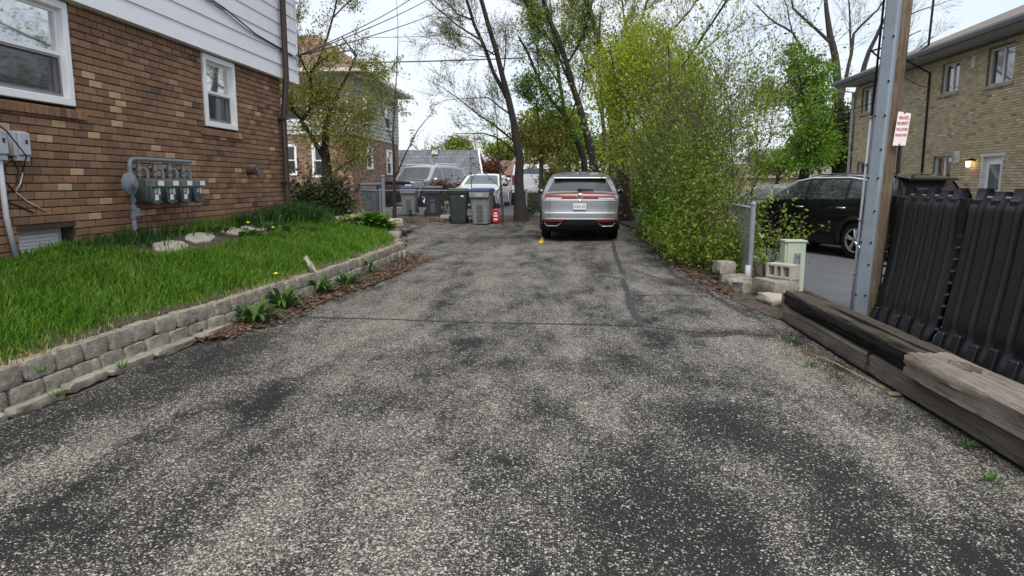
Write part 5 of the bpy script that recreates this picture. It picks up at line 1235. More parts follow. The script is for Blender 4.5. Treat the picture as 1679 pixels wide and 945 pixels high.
# ------------------------------------------------------------------ bins and clutter in front of the rear fence
def bin_(label, loc, rz, body, lid, sc=1.0, panel_=True, wheels=True, name='wheeled_bin'):
    T = thing(name, label, 'bin', loc, rz, 'wheeled rubbish bins')
    m = MB(); P = []
    for z, w_, d_ in ((.03, .235, .25), (.30, .255, .275), (.66, .285, .31), (.93, .305, .335), (.935, .33, .36), (1.0, .335, .365)):
        c = .05; P.append([(-w_ + c, -d_, z), (w_ - c, -d_, z), (w_, -d_ + c, z), (w_, d_ - c, z), (w_ - c, d_, z), (-w_ + c, d_, z), (-w_, d_ - c, z), (-w_, -d_ + c, z), (-w_ + c, -d_, z)])
    P = [[(x * sc, y * sc, z * sc) for x, y, z in r_] for r_ in P]; m.grid(P); m.f.append((7, 6, 5, 4, 3, 2, 1, 0)); autosmooth(m.build('body', MT[body], T, world=False), 30)
    S_ = lambda q: [(x * sc, y * sc, z * sc) for x, y, z in q]
    l = MB().hexa(S_([(-.35, -.40, 1.0), (.35, -.40, 1.0), (.35, .38, 1.0), (-.35, .38, 1.0), (-.30, -.33, 1.065), (.30, -.33, 1.065), (.30, .34, 1.085), (-.30, .34, 1.085)])).build('lid', MT[lid], T, world=False, bevel=.02)
    MB().tube(S_([(-.22, .42, 1.0), (.22, .42, 1.0)]), .018, 6).build('handle_bar', MT[body], T, world=False)
    if panel_:
        MB().hexa(S_([(-.285, -.385, .80), (.285, -.385, .80), (.26, -.30, .80), (-.26, -.30, .80), (-.325, -.375, .95), (.325, -.375, .95), (.3, -.31, .95), (-.3, -.31, .95)])).build('front_band', MT[body], T, world=False, bevel=.02)
        for z0, z1, w_ in ((.50, .58, .085), (.10, .44, .085)): MB().hexa(S_([(-w_, -.30 - (z0 - .3) * .09, z0), (w_, -.30 - (z0 - .3) * .09, z0), (w_, -.24, z0), (-w_, -.24, z0), (-w_, -.30 - (z1 - .3) * .09, z1), (w_, -.30 - (z1 - .3) * .09, z1), (w_, -.24, z1), (-w_, -.24, z1)])).build('lift_pocket', MT['bindark'], T, world=False)
    else:
        for s in (-1, 1): MB().hexa(S_([(s * .06, -.275, .1), (s * .20, -.275, .1), (s * .20, -.24, .1), (s * .06, -.24, .1), (s * .07, -.335, .82), (s * .22, -.335, .82), (s * .22, -.28, .82), (s * .07, -.28, .82)])).build('rib_panel', MT[body], T, world=False, bevel=.01)
    if wheels:
        for s in (-1, 1): MB().lathe([(0, -.03), (.11, -.03), (.125, -.015), (.125, .015), (.11, .03), (0, .03)], (s * .27 * sc, .27 * sc, .125), 'X', 14).build('wheel', MT['plastic2'], T, world=False, smooth=True)
    return T
Yb = 21.9
q = at(750, 366, Yb); b1 = bin_('dark green wheeled bin beside the grey one', (q[0], Yb + .3, gz(q[0], Yb)), R(8), 'bingreen', 'bingreen', 1.06, False)
MB().box((.12, -.36, .9), (.09, .01, .04)).build('label_plate', MT['sticker'], b1, world=False)
q = at(789, 368, Yb - .1); b2 = bin_('light grey wheeled bin with a blue lid in front of the rear fence', (q[0], Yb + .1, gz(q[0], Yb)), R(-6), 'bingrey', 'blue', 1.07)
text('1525', .12, 'sticker', b2, (0, -.418, .94), (R(86), 0, 0), 'number', .001, False)
for px, Y, lab, bd, ld, logo in ((611, 24.4, 'charcoal bin with a blue emblem behind the tall fence post', 'bindark', 'bindark', True), (672, 24.9, 'grey bin with a blue lid behind the fence beneath the pale suv', 'bingrey', 'blue', False), (711, 24.9, 'dark blue bin behind the fence beside the green one', 'navy', 'bindark', False)):
    q = at(px, 350, Y); b = bin_(lab, (q[0], Y, gz(q[0], Y)), R(random.uniform(-10, 10)), bd, ld, .97)
    if logo:
        m = MB()
        for k in range(3):
            a = k * 2.09 + .5; m.tube([(.10 * math.cos(a), -.312, .68 + .10 * math.sin(a)), (.13 * math.cos(a + .6), -.312, .68 + .13 * math.sin(a + .6)), (.08 * math.cos(a + 1.3), -.312, .68 + .08 * math.sin(a + 1.3))], .025, 4)
        m.build('emblem', MT['bluelogo'], b, world=False)
zr = lambda s: gz(-3, 24) - .02
chain_fence('chain_fence', 'long chain link fence across the end of the driveway behind the bins', (-6.6, 23.6), (1.6, 23.6), lambda s: .27, lambda s: 1.24, [(0.3, .03, .03), (2.8, .03, .03), (5.4, .03, .03), (8.1, .03, .03)], .075, .002, .018)
chain_fence('chain_fence', 'short chain link fence at the tall grey post left of the hostas', (-7.9, 20.4), (-5.32, 20.4), lambda s: .46, lambda s: 1.27, [(2.55, .055, .42)], .075, .002, .018)
gc = thing('red_jug', 'red plastic jug with white print beside the grey bin', 'jug', (*at(813, 358, 22.2)[:2], gz(-2, 22.2)))
lc = gc.location
MB().prism([(-.10, .0), (.10, .0), (.11, .03), (.11, .36), (.06, .44), (-.08, .44), (-.11, .38), (-.11, .03)], -.09, .09, lambda a, b, z: (a, z, b + .03)).build('body', MT['red'], gc, world=False, bevel=.02)
MB().tube([(-.05, 0, .46), (-.05, 0, .52), (.02, 0, .55)], .028, 8).build('spout', MT['plastic2'], gc, world=False)
for z, w_ in ((.33, .05), (.25, .065), (.14, .06)): MB().box((.0, -.0925, z), (w_ * 2, .004, .045)).build('print', MT['sticker'], gc, world=False)
q = on(686, 362, .17); ax_ = thing('wheel_axle', 'two small wheels on a bent axle lying in the leaves', 'axle', (q[0], q[1], gz(q[0], q[1])), R(-4))
for x in (-.28, .28): MB().lathe([(0, -.035), (.08, -.035), (.125, -.03), (.135, 0), (.125, .03), (.08, .035), (0, .035)], (x, 0, .14), 'X', 16).build('wheel', MT['plastic2'], ax_, world=False, smooth=True)
MB().tube([(-.3, 0, .14), (.3, 0, .13)], .013, 6).build('rod', MT['galv'], ax_, world=False)
q = on(705, 355, .2); lv = thing('vent_cover', 'white louvred vent cover leaning behind the axle', 'vent', (q[0], q[1], gz(q[0], q[1])), R(-15))
MB().box((0, .03, .17), (.34, .03, .34)).build('frame', MT['offwhite'], lv, world=False)
for k in range(5): MB().box((0, .0, .06 + k * .06), (.30, .02, .035), Matrix.Rotation(R(35), 3, 'X')).build('slat', MT['offwhite'], lv, world=False)
for i, (px, py, d, lab) in enumerate([(735, 362, (.5, .3, .12), 'pale stone lying by the dark green bin'), (655, 352, (.7, .12, .06), 'broken board on the leaves behind the hostas'), (678, 348, (.5, .1, .05), 'short plank end among the leaves by the fence')]):
    q = on(px, py, .2); rock('debris_piece', lab, 'debris', (q[0], q[1], gz(q[0], q[1])), d, 60 + i, 'paver', .2 * i - .2, .01)
m = MB().tube([at(998, 267, 23.3), at(985, 300, 23.3), at(968, 362, 23.4)], .02, 5); setp(m.build('fence_stake', MT['offwhite'], smooth=True), 'pale stake sticking up behind the silver car roof', 'stake')
# ------------------------------------------------------------------ trees, shrubs, plants
def rv(r): 
    v = r.normal(0, 1, 3); return Vector(v / np.linalg.norm(v))
def branch(mb, tips, p, d, L, r, lev, g, up=.12, wig=.22, kids=5, spread=.75, k=5):
    p = Vector(p); d = Vector(d).normalized(); pts = [p.copy()]
    for i in range(k):
        d = (d + rv(g) * wig + Vector((0, 0, up))).normalized(); p = p + d * (L / k); pts.append(p.copy())
    mb.tube(pts, list(np.linspace(r, max(r * .35, .0025), k + 1)), 6 if r > .03 else (4 if r > .012 else 3), False)
    if lev > 0: kids_on(mb, tips, pts, r, L, lev, g, up, wig, kids, spread)
    else: tips += [tuple(q) for q in pts[1:]]
def kids_on(mb, tips, pts, r, L, lev, g, up, wig, kids, spread, lo=.25, fac=(.38, .68)):
    n = len(pts) - 1
    for j in range(kids):
        t = g.uniform(lo, 1) * n; i = min(int(t), n - 1); b = pts[i].lerp(pts[i + 1], t - i); dd = (pts[i + 1] - pts[i]).normalized()
        pr = (rv(g)); pr = (pr - dd * pr.dot(dd)).normalized(); a = g.uniform(.5, 1.1) * spread
        nd = dd * math.cos(a) + pr * math.sin(a)
        branch(mb, tips, b, nd, L * g.uniform(*fac), max(.0035, r * g.uniform(.3, .48)), lev - 1, g, up, wig, max(2, kids - 1), spread)
def leaves(tips, per, sig, size, g, drop=0.0):
    T = np.repeat(np.array(tips), per, 0); n = len(T); T = T + g.normal(0, sig, (n, 3)); T[:, 2] -= drop * g.random(n)
    a = g.normal(0, 1, (n, 3)); a /= np.linalg.norm(a, axis=1)[:, None]; b = g.normal(0, 1, (n, 3)); b -= (a * b).sum(1)[:, None] * a; b /= np.linalg.norm(b, axis=1)[:, None]
    s = g.uniform(size * .55, size * 1.25, n)[:, None]; a = a * s; b = b * s * .55
    V = np.stack([T - a, T + b, T + a, T - b], 1).reshape(-1, 3); return V, np.arange(len(V)).reshape(-1, 4)
def clumps(blobs, n, per, sig, size, g, gap=.0):
    "leaf clumps through a crown made of ellipsoids (cx,cy,cz,rx,ry,rz)"
    vol = np.array([b[3] * b[4] * b[5] for b in blobs]) ** .8; w_ = vol / vol.sum(); pts = []
    for b, k in zip(blobs, (w_ * n).astype(int)):
        q = g.normal(0, 1, (k, 3)); q /= np.linalg.norm(q, axis=1)[:, None]; q *= (g.random(k) ** .45)[:, None] * g.uniform(.8, 1.12, k)[:, None]
        pts.append(q * np.array(b[3:]) + np.array(b[:3]))
    return leaves(np.concatenate(pts), per, sig, size, g)
def px_limb(L):
    "limb from (px, py, depth, radius) stations"
    return [Vector(at(a, b, c)) for a, b, c, _ in L], [q[3] for q in L]
def dense_poly(pts, rad, g, step=.5, jit=.03):
    P, Rr = [], []
    for i in range(len(pts) - 1):
        k = max(1, int((pts[i + 1] - pts[i]).length / step))
        for j in range(k): P.append(pts[i].lerp(pts[i + 1], j / k) + rv(g) * jit * (0 if i + j == 0 else 1)); Rr.append(rad[i] + (rad[i + 1] - rad[i]) * j / k)
    P.append(pts[-1]); Rr.append(rad[-1]); return P, Rr
def tree(name, label, limbs, seed, barkm, leafm=None, lev=2, kids=7, tw=1.6, per=2, sig=.05, size=.045, up=.1, cat='tree', root=True, blobs=None, bl=(0, 0, 0, 0), frac=1.0, group=None, flare=1.35, wig=.22, rs=.56):
    g = np.random.default_rng(seed); mb = MB(); tips = []
    base = None
    for li, L in enumerate(limbs):
        pts, rad = px_limb(L); rad = [q * (rs if i_ > 1 or li else (.85, .72)[i_]) for i_, q in enumerate(rad)]
        if li == 0:
            base = pts[0].copy(); base.z = gz(base.x, base.y); pts[0] = base - Vector((0, 0, .15))
            if root: rad[0] *= flare
        P, Rr = dense_poly(pts, rad, g)
        mb.tube(P, Rr, 10 if rad[0] > .09 else 7, False)
        kids_on(mb, tips, P, max(.012, min(rad[-1] * 1.2, .032)), tw, lev, g, up, wig, kids if li else max(3, kids // 2), .8, lo=.35 if li == 0 else .15)
    T = thing(name, label, cat, base, 0, group)
    mb.build('trunk', MT[barkm], T, smooth=True)
    Vs, Fs = [], []
    if leafm and per and tips:
        tt = [t for t in tips if g.random() < frac]; V, F = leaves(tt, per, sig, size, g); Vs.append(V); Fs.append(F)
    if blobs:
        V, F = clumps(blobs, *bl, g); Fs.append(F + sum(len(v) for v in Vs)); Vs.append(V)
    if Vs: npmesh('crown', np.concatenate(Vs), np.concatenate(Fs), MT[leafm], T)
    return T
def blob(px, py, Y, rx, rz, ry=None):
    c = at(px, py, Y); k = Y / FPX; return (*c, rx * k, (ry or (rx + rz) / 2) * k, rz * k)
# dark forked tree at the end of the driveway
tree('bare_tree', 'tall dark forked tree with tiny buds behind the grey bin', [
    [(856, 352, 22.9, .28), (853, 325, 22.9, .235), (851, 260, 22.9, .25), (843, 200, 22.9, .205), (832, 162, 22.9, .19), (823, 127, 22.8, .155), (814, 86, 22.7, .145), (801, 43, 22.6, .13), (790, 0, 22.5, .12), (772, -60, 22.4, .09), (760, -140, 22.3, .03)],
    [(832, 162, 22.9, .14), (809, 119, 23.0, .115), (794, 79, 23.1, .105), (779, 41, 23.1, .095), (766, 0, 23.2, .085), (752, -60, 23.4, .04)],
    [(788, 66, 23.1, .06), (751, 41, 22.7, .045), (713, 10, 22.4, .03), (680, -20, 22.2, .015)],
    [(775, 33, 23.1, .06), (748, 22, 23.5, .04), (722, -8, 23.7, .03)],
    [(848, 236, 22.9, .07), (826, 217, 22.8, .06), (784, 188, 22.5, .045), (751, 162, 22.2, .03), (715, 137, 21.9, .012)],
    [(851, 262, 22.9, .07), (836, 241, 22.8, .06), (812, 226, 22.4, .05), (790, 218, 22.0, .035), (741, 220, 21.6, .012)],
    [(840, 190, 22.9, .06), (800, 160, 23.3, .035), (760, 163, 23.7, .02), (725, 165, 24, .01)],
    [(810, 90, 22.8, .05), (770, 62, 23.5, .03), (730, 55, 24, .018), (690, 62, 24.4, .01)],
    [(824, 128, 22.8, .05), (830, 90, 22.8, .035), (829, 60, 22.8, .02)],
    [(812, 82, 22.7, .045), (800, 95, 22.3, .03), (770, 90, 22.0, .015), (740, 72, 21.8, .01)]], 3, 'bark_dark', 'leaf_olive', lev=2, kids=17, tw=1.5, per=1, sig=.03, size=.028, frac=.7, up=.05, flare=1.35, wig=.16)
# leaning pair behind the silver car
tree('leaning_tree', 'dark tree leaning left behind the silver car roof', [
    [(978, 352, 24.6, .25), (972, 260, 24.6, .22), (951, 178, 24.6, .20), (939, 140, 24.6, .19), (923, 84, 24.6, .165), (903, 38, 24.6, .15), (892, 0, 24.6, .14), (875, -60, 24.6, .08)],
    [(945, 160, 24.6, .09), (905, 70, 25.2, .06), (880, 30, 25.6, .03)], [(930, 105, 24.6, .08), (958, 60, 24.2, .06), (972, 0, 24, .04)], [(903, 38, 24.6, .07), (875, 25, 24.0, .05), (850, -10, 23.6, .03)]], 8, 'bark_dark', 'leaf_mid', lev=2, kids=24, tw=1.6, per=1, sig=.06, size=.045, frac=.42, blobs=[blob(900, 120, 25, 50, 50), blob(930, 60, 25, 50, 50), blob(960, 110, 24.6, 30, 60), blob(880, 50, 25, 35, 40)], bl=(90, 10, .16, .055))
tree('leaning_tree', 'slimmer tree leaning far left beside the dark one', [
    [(962, 352, 26, .19), (958, 262, 26, .16), (930, 196, 26, .145), (903, 165, 26, .125), (884, 130, 26, .11), (866, 88, 26, .08), (850, 60, 26, .05)],
    [(930, 196, 26, .06), (900, 190, 25.4, .04), (865, 150, 25, .02)], [(884, 130, 26, .05), (880, 80, 26.4, .03), (890, 40, 26.6, .015)]], 9, 'bark_dark', 'leaf_green', lev=2, kids=24, tw=1.5, per=1, sig=.07, size=.05, frac=.5, blobs=[blob(885, 140, 26, 45, 40), blob(915, 185, 26, 45, 40), blob(950, 215, 26, 40, 30)], bl=(120, 14, .15, .06))
tree('bare_tree', 'tall bare tree rising behind the yellow green maple', [
    [(1015, 352, 28, .26), (1005, 200, 28, .24), (995, 110, 28, .22), (975, 50, 28, .2), (962, 0, 28, .17), (950, -60, 28, .1)],
    [(1000, 140, 28, .1), (1040, 60, 28, .09), (1062, 0, 28, .07)], [(1002, 170, 28, .1), (1070, 80, 27.4, .08), (1130, 20, 27, .05), (1150, -10, 27, .03)], [(1000, 150, 28, .1), (1032, 90, 28.5, .08), (1020, 0, 29, .06)], [(990, 90, 28, .09), (950, 40, 28.5, .06), (935, 0, 29, .04)],
    [(1003, 190, 28, .09), (1100, 130, 28.5, .06), (1180, 60, 29, .04), (1215, 20, 29, .02)]], 12, 'bark_grey', 'leaf_yel', lev=2, kids=20, tw=2.1, per=1, sig=.05, size=.045, frac=.5)
tree('bare_tree', 'thick ivy darkened trunk right of the silver car', [[(1026, 352, 23.2, .34), (1022, 290, 23.2, .30), (1018, 220, 23.2, .28), (1012, 160, 23.2, .25), (1005, 110, 23.2, .12), (1000, 70, 23.2, .02)], [(1018, 230, 23.2, .1), (1036, 190, 22.8, .07), (1042, 150, 22.6, .04)]], 14, 'bark_brown', 'leaf_dark', lev=2, kids=7, tw=1.0, per=4, sig=.12, size=.06, frac=.8)
tree('slender_tree', 'slender olive leafed tree standing between the leaning trunks', [
    [(940, 352, 27.5, .12), (934, 270, 27.5, .11), (925, 190, 27.5, .10), (915, 110, 27.5, .08), (905, 40, 27.5, .05), (900, -30, 27.5, .02)], [(928, 215, 27.5, .05), (955, 140, 27.2, .04), (965, 60, 27, .02)], [(918, 140, 27.5, .05), (885, 90, 27.8, .035), (862, 40, 28, .02)], [(912, 90, 27.5, .04), (940, 40, 27.5, .03), (950, -10, 27.5, .02)]],
    51, 'bark_grey', 'leaf_olive', lev=2, kids=16, tw=1.5, per=2, sig=.07, size=.045, frac=.6, rs=.8, blobs=[blob(905, 95, 27.5, 60, 75), blob(950, 70, 27.5, 40, 70), blob(880, 180, 27.5, 35, 40), blob(960, 190, 27.5, 40, 45)], bl=(170, 9, .22, .045))
tree('slender_tree', 'slender tree with few leaves just left of the ivy darkened trunk', [
    [(997, 352, 26.5, .12), (992, 260, 26.5, .11), (988, 170, 26.5, .09), (980, 90, 26.5, .07), (985, 20, 26.5, .04)], [(990, 200, 26.5, .05), (965, 120, 26.2, .035), (950, 60, 26, .02)], [(988, 165, 26.5, .05), (1015, 90, 26.8, .035), (1030, 20, 27, .02)]],
    52, 'bark_grey', 'leaf_mid', lev=2, kids=16, tw=1.4, per=2, sig=.07, size=.042, frac=.55, rs=.8, blobs=[blob(985, 120, 26.5, 45, 90), blob(1000, 40, 26.5, 50, 45), blob(975, 230, 26.5, 30, 40)], bl=(130, 9, .2, .045))
# yellow-green maple
tree('maple_tree', 'yellow green flowering maple filling the middle of the hedge', [
    [(1075, 380, 20.5, .16), (1072, 300, 20.5, .14), (1068, 230, 20.5, .12), (1062, 160, 20.5, .09), (1058, 80, 20.5, .05)],
    [(1072, 300, 20.5, .08), (1040, 220, 20, .06), (1010, 130, 19.8, .04), (995, 70, 19.6, .02)], [(1072, 290, 20.5, .08), (1110, 200, 20.5, .06), (1130, 110, 20.5, .03)], [(1068, 230, 20.5, .06), (1030, 140, 21.5, .04), (1020, 60, 22, .02)], [(1070, 250, 20.5, .06), (1100, 150, 19.5, .04), (1095, 60, 19, .02)]],
    21, 'bark_grey', 'leaf_yel', lev=2, kids=8, tw=1.3, per=2, sig=.06, size=.045, frac=.7,
    blobs=[blob(1020, 135, 20.3, 48, 62), blob(1065, 120, 20.5, 62, 66), blob(1100, 160, 20.4, 52, 66), blob(1012, 165, 20.4, 34, 40), blob(1065, 225, 20, 65, 70), blob(1085, 285, 19.8, 52, 55), blob(1110, 225, 19.8, 45, 60), blob(1066, 290, 20, 30, 45), blob(1000, 90, 20.5, 22, 28), blob(1050, 55, 20.8, 24, 25), blob(1092, 70, 20.6, 22, 28), blob(1135, 130, 20.6, 34, 50), blob(1150, 200, 20.2, 34, 50), blob(1135, 270, 19.6, 40, 45), blob(1040, 90, 20.6, 40, 40), blob(985, 150, 20.4, 22, 34), blob(978, 105, 20.6, 14, 18), blob(1000, 250, 20.8, 16, 26)], bl=(1150, 30, .20, .048))
# hedge of shrubs along the fence line
def shrub(label, cx, cy, hgt, wid, seed, leafm, nst=9, per=4, size=.035, lev=1, kids=7, frac=.9, tw=None, blobs_=None, barkm='bark_twig', name='hedge_shrub', group='shrubs of the hedge', sig=.05, airy=None):
    g = np.random.default_rng(seed); z0 = gz(cx, cy); T = thing(name, label, 'shrub', (cx, cy, z0), 0, group); mb = MB(); tips = []
    for k in range(nst):
        a = g.uniform(0, 6.28); q = g.random() ** .7; d = Vector((math.cos(a) * q * wid / hgt, math.sin(a) * q * wid / hgt, 1)).normalized()
        branch(mb, tips, (cx + math.cos(a) * .12, cy + math.sin(a) * .12, z0 - .05), d, hgt * g.uniform(.65, 1.05), .016, lev, g, .05, .20, kids, .8, 7)
    mb.build('stems', MT[barkm], T, smooth=True)
    V, F = leaves([t for t in tips if g.random() < frac], per, sig, size, g); Vs, Fs = [V], [F]
    if blobs_:
        V2, F2 = clumps(blobs_, max(30, int(92 * hgt * wid)), 34, .12, size * 1.15, g); Vs.append(V2); Fs.append(F2 + len(V))
    if airy:
        V2, F2 = clumps(airy, 150, 14, .10, size, g); Fs.append(F2 + sum(len(q_) for q_ in Vs)); Vs.append(V2)
    npmesh('foliage', np.concatenate(Vs), np.concatenate(Fs), MT[leafm], T); return T
hz = [(2.75, 11.2, 1.35, .55, 'leaf_mid', 'small twiggy shrub pressed against the chain link at the fence post'), (2.55, 12.3, 1.9, .75, 'leaf_mid', 'green shrub just behind the fence post shrub'), (2.6, 13.4, 2.5, .9, 'leaf_green', 'tall green shrub in the front half of the hedge'), (2.75, 14.6, 2.9, 1.0, 'leaf_mid', 'shrub behind the slatted wooden frame'),
      (2.7, 16.0, 2.6, 1.0, 'leaf_green', 'dense bright shrub above the slatted wooden frame'), (2.7, 17.6, 2.9, 1.1, 'leaf_green', 'broad green shrub level with the back of the silver car'), (3.0, 19.0, 2.6, .9, 'leaf_mid', 'shrub below the flowering maple'), (3.15, 20.6, 2.4, .9, 'leaf_green', 'last shrub of the hedge beside the dark trunk')]
for i, (x, y, h, wd, lm, lab) in enumerate(hz):
    bl_ = [(x - .15, y, .45 + gz(x, y), wd * .75, wd * .8, .45), (x - .05, y + .2, h * .45, wd * .72, wd * .8, h * .30), (x, y, h * .72, wd * .5, wd * .6, h * .22)]
    shrub(lab, x, y, h, wd, 100 + i, lm, 11, 4, .030, 1, 5, .9, blobs_=bl_ if i else [(x - .05, y, .5, .38, .5, .4)])
shrub('tall thin branched shrub with few leaves arching over the fence', 3.25, 13.2, 3.3, 1.5, 131, 'leaf_mid', 9, 2, .030, 2, 6, .6, name='tall_shrub', airy=[(3.1, 13.2, 1.7, .9, .9, .9), (3.5, 13.4, 2.7, .9, .9, .8)])
shrub('bare twigged tall shrub rising above the hedge towards the lot', 3.4, 16.0, 4.4, 1.8, 132, 'leaf_mid', 9, 2, .034, 2, 6, .6, name='tall_shrub', airy=[(3.6, 16, 2.6, 1.2, 1.0, 1.1), (4.0, 16.2, 3.8, 1.2, 1.0, 1.0)])
shrub('dense upright shrub with fresh leaves between maple and tall shrub', 3.1, 18.5, 4.9, 1.6, 133, 'leaf_mid', 9, 3, .042, 2, 6, .75, name='tall_shrub', airy=[(3.4, 18.5, 3.0, 1.2, 1.0, 1.4), (3.7, 18.7, 4.4, 1.1, 1.0, 1.0)])
shrub('tall pale green shrub just right of the flowering maple', 2.9, 16.6, 4.0, 1.3, 137, 'leaf_mid', 9, 3, .040, 2, 6, .8, name='tall_shrub')
shrub('low leafy sprig poking out beside the fence post over the lot', 3.15, 10.75, 1.0, .55, 134, 'leaf_mid', 9, 3, .034, 1, 6, .8)
# trees on the left
tree('willow_tree', 'two trunked olive leafed tree in front of the rear house', [
    [(541, 345, 19.6, .26), (536, 294, 19.6, .22), (533, 243, 19.6, .20), (535, 210, 19.6, .16), (540, 185, 19.6, .13), (552, 160, 19.6, .1), (570, 120, 19.6, .07), (585, 90, 19.5, .05), (560, 60, 19.4, .03)],
    [(533, 262, 19.6, .13), (511, 225, 19.4, .12), (495, 198, 19.3, .11), (507, 178, 19.2, .09), (509, 150, 19.2, .085), (509, 124, 19.2, .08), (521, 101, 19.2, .07), (538, 63, 19.2, .055), (549, 15, 19.2, .045), (556, -40, 19.2, .02)],
    [(495, 198, 19.3, .07), (475, 175, 19, .05), (455, 150, 18.8, .03)], [(509, 130, 19.2, .05), (490, 90, 19, .04), (478, 40, 18.8, .025)], [(509, 118, 19.2, .05), (540, 90, 18.7, .04), (575, 84, 18.4, .03), (600, 110, 18.2, .015)], [(540, 185, 19.6, .06), (520, 165, 20, .05), (512, 150, 20.3, .03)], [(536, 290, 19.6, .05), (560, 275, 19.2, .035), (590, 255, 19, .02)], [(545, 30, 19.2, .04), (570, 5, 19.5, .03), (600, -20, 19.7, .015)], [(570, 120, 19.6, .05), (605, 120, 19.8, .03), (635, 150, 20, .012)]],
    31, 'bark_dark', 'leaf_olive', lev=2, kids=12, tw=1.35, per=3, sig=.05, size=.034, frac=.85, up=.02,
    blobs=[blob(530, 160, 19.6, 60, 70), blob(560, 190, 19.5, 60, 60), blob(500, 215, 19.4, 30, 40), blob(575, 230, 19.4, 45, 35), blob(600, 180, 19.8, 35, 40)], bl=(900, 14, .11, .036))
tree('young_tree', 'thin young tree forking by the fence in front of the pale suv', [
    [(647, 350, 22.2, .07), (646, 271, 22.2, .062), (644, 222, 22.2, .05), (648, 150, 22.2, .035), (652, 70, 22.2, .02), (650, 0, 22.2, .01)], [(648, 292, 22.2, .05), (664, 255, 22.2, .04), (685, 215, 22.2, .03), (712, 180, 22.2, .012)], [(645, 240, 22.2, .03), (630, 190, 22, .02), (622, 140, 21.9, .01)]], 33, 'bark_brown', 'leaf_mid', lev=1, kids=14, tw=.75, per=2, sig=.05, size=.042, frac=.8)
tree('young_tree', 'slender sapling between the grey bin and the dark forked tree', [[(824, 352, 22.5, .04), (820, 270, 22.5, .034), (814, 200, 22.5, .025), (806, 135, 22.5, .012)], [(821, 290, 22.5, .022), (840, 262, 22.3, .015), (815, 275, 22.3, .01)], [(822, 310, 22.5, .02), (795, 285, 22.2, .012), (775, 270, 22, .006)]], 34, 'bark_brown', 'leaf_red', lev=1, kids=8, tw=.6, per=2, sig=.04, size=.04, frac=.5)
tree('young_tree', 'copper leaved sapling in front of the pale sedan', [[(777, 355, 22.9, .025), (774, 300, 22.9, .02), (770, 240, 22.9, .008)]], 35, 'bark_brown', 'leaf_red', lev=1, kids=9, tw=.5, per=3, sig=.05, size=.045, frac=.8, root=False)
tree('young_tree', 'leafy small tree beside the white van', [[(888, 352, 26, .13), (887, 290, 26, .11), (886, 230, 26, .08), (880, 170, 26, .04)], [(886, 260, 26, .06), (915, 225, 25.8, .03)], [(886, 245, 26, .06), (862, 225, 26, .03)]], 36, 'bark_grey', 'leaf_olive', lev=2, kids=9, tw=1.3, per=3, sig=.09, size=.055, frac=.8, blobs=[blob(905, 235, 26, 45, 35), blob(880, 255, 26.5, 35, 25)], bl=(120, 22, .13, .055))
shrub('dark bushy shrub hiding the foot of the olive tree', -6.75, 18.9, 1.35, 1.0, 140, 'leaf_dark', 14, 3, .05, 1, 7, 1, blobs_=[(-6.75, 18.8, 1.0, .75, .6, .55), (-7.3, 19, .9, .5, .5, .45), (-6.2, 18.9, .85, .4, .4, .35)], name='dark_shrub', group=None)
for i, (px, py, Y, rx, rz, lm, lab) in enumerate([(925, 300, 27.5, 45, 28, 'leaf_olive', 'loose bush behind the silver car, left of the leaning trunks'), (985, 305, 28.5, 34, 34, 'leaf_dark', 'dark bush behind the silver car, between the trunks'), (1030, 320, 25.2, 26, 30, 'leaf_dark', 'dark undergrowth at the foot of the ivy trunk'), (865, 335, 24.2, 18, 12, 'leaf_dark', 'low weed clump beside the forked tree'), (725, 310, 25.6, 18, 9, 'leaf_red', 'brown leaved bush in front of the pale suv')]):
    b = blob(px, py, Y, rx, rz); x, y = b[0], b[1]
    shrub(lab, x, y, max(.5, b[2] + b[5] - gz(x, y)), b[3], 150 + i, lm, 10, 2, .05, 1, 6, .9, blobs_=[b, (b[0], b[1], b[2] - b[5] * .5, b[3] * .8, b[4], b[5] * .6)], name='bush', group='bushes behind the rear fence')
# background trees
def crown_tree(label, px, py, Y, rx, rz, seed, lm, n=260, per=26, size=.10, name='leafy_tree', bk='bark_grey', group='trees in the distance'):
    g = np.random.default_rng(seed); k = Y / FPX; c = at(px, py, Y); z0 = gz(c[0], Y)
    T = thing(name, label, 'tree', (c[0], Y, z0), 0, group); mb = MB(); tips = []
    mb.tube([(c[0], Y, z0 - .1), (c[0] + .1, Y, (z0 + c[2]) / 2), (c[0], Y, c[2] + rz * k * .3)], [rx * k * .10 + .05, rx * k * .07 + .04, .03], 8, False)
    for j in range(7):
        branch(mb, tips, (c[0], Y, z0 + (c[2] - z0) * g.uniform(.5, .95)), (g.normal(), g.normal(), 1.0), rx * k * 1.0, .06, 1, g, .1, .2, 5)
    mb.build('trunk', MT[bk], T, smooth=True); bl = []
    for j in range(11):
        a = g.uniform(0, 6.28); q = g.uniform(.2, .75); h = g.uniform(-.65, .7); s_ = g.uniform(.3, .5)
        bl.append((c[0] + math.cos(a) * q * rx * k, Y + math.sin(a) * q * rx * k, c[2] + h * rz * k, rx * k * s_, rx * k * s_, rz * k * s_ * .9))
    V, F = clumps(bl, n, per, size * 2.2, size, g); npmesh('crown', V, F, MT[lm], T); return T
crown_tree('fresh green maple left of the tan apartment building', 1322, 180, 32, 82, 105, 201, 'leaf_green', 560, 40, .072, 'maple_tree', 'bark_dark', None)
crown_tree('dark evergreen mass beside the apartment corner', 1372, 240, 36, 32, 60, 202, 'leaf_dark', 240, 40, .10, 'evergreen_tree', 'bark_dark', None)
crown_tree('rounded green tree far behind the grey garage roof', 757, 243, 70, 28, 12, 203, 'leaf_mid', 110, 26, .16)
crown_tree('green tree behind the tan garage roof', 818, 255, 58, 26, 20, 204, 'leaf_mid', 140, 26, .14)
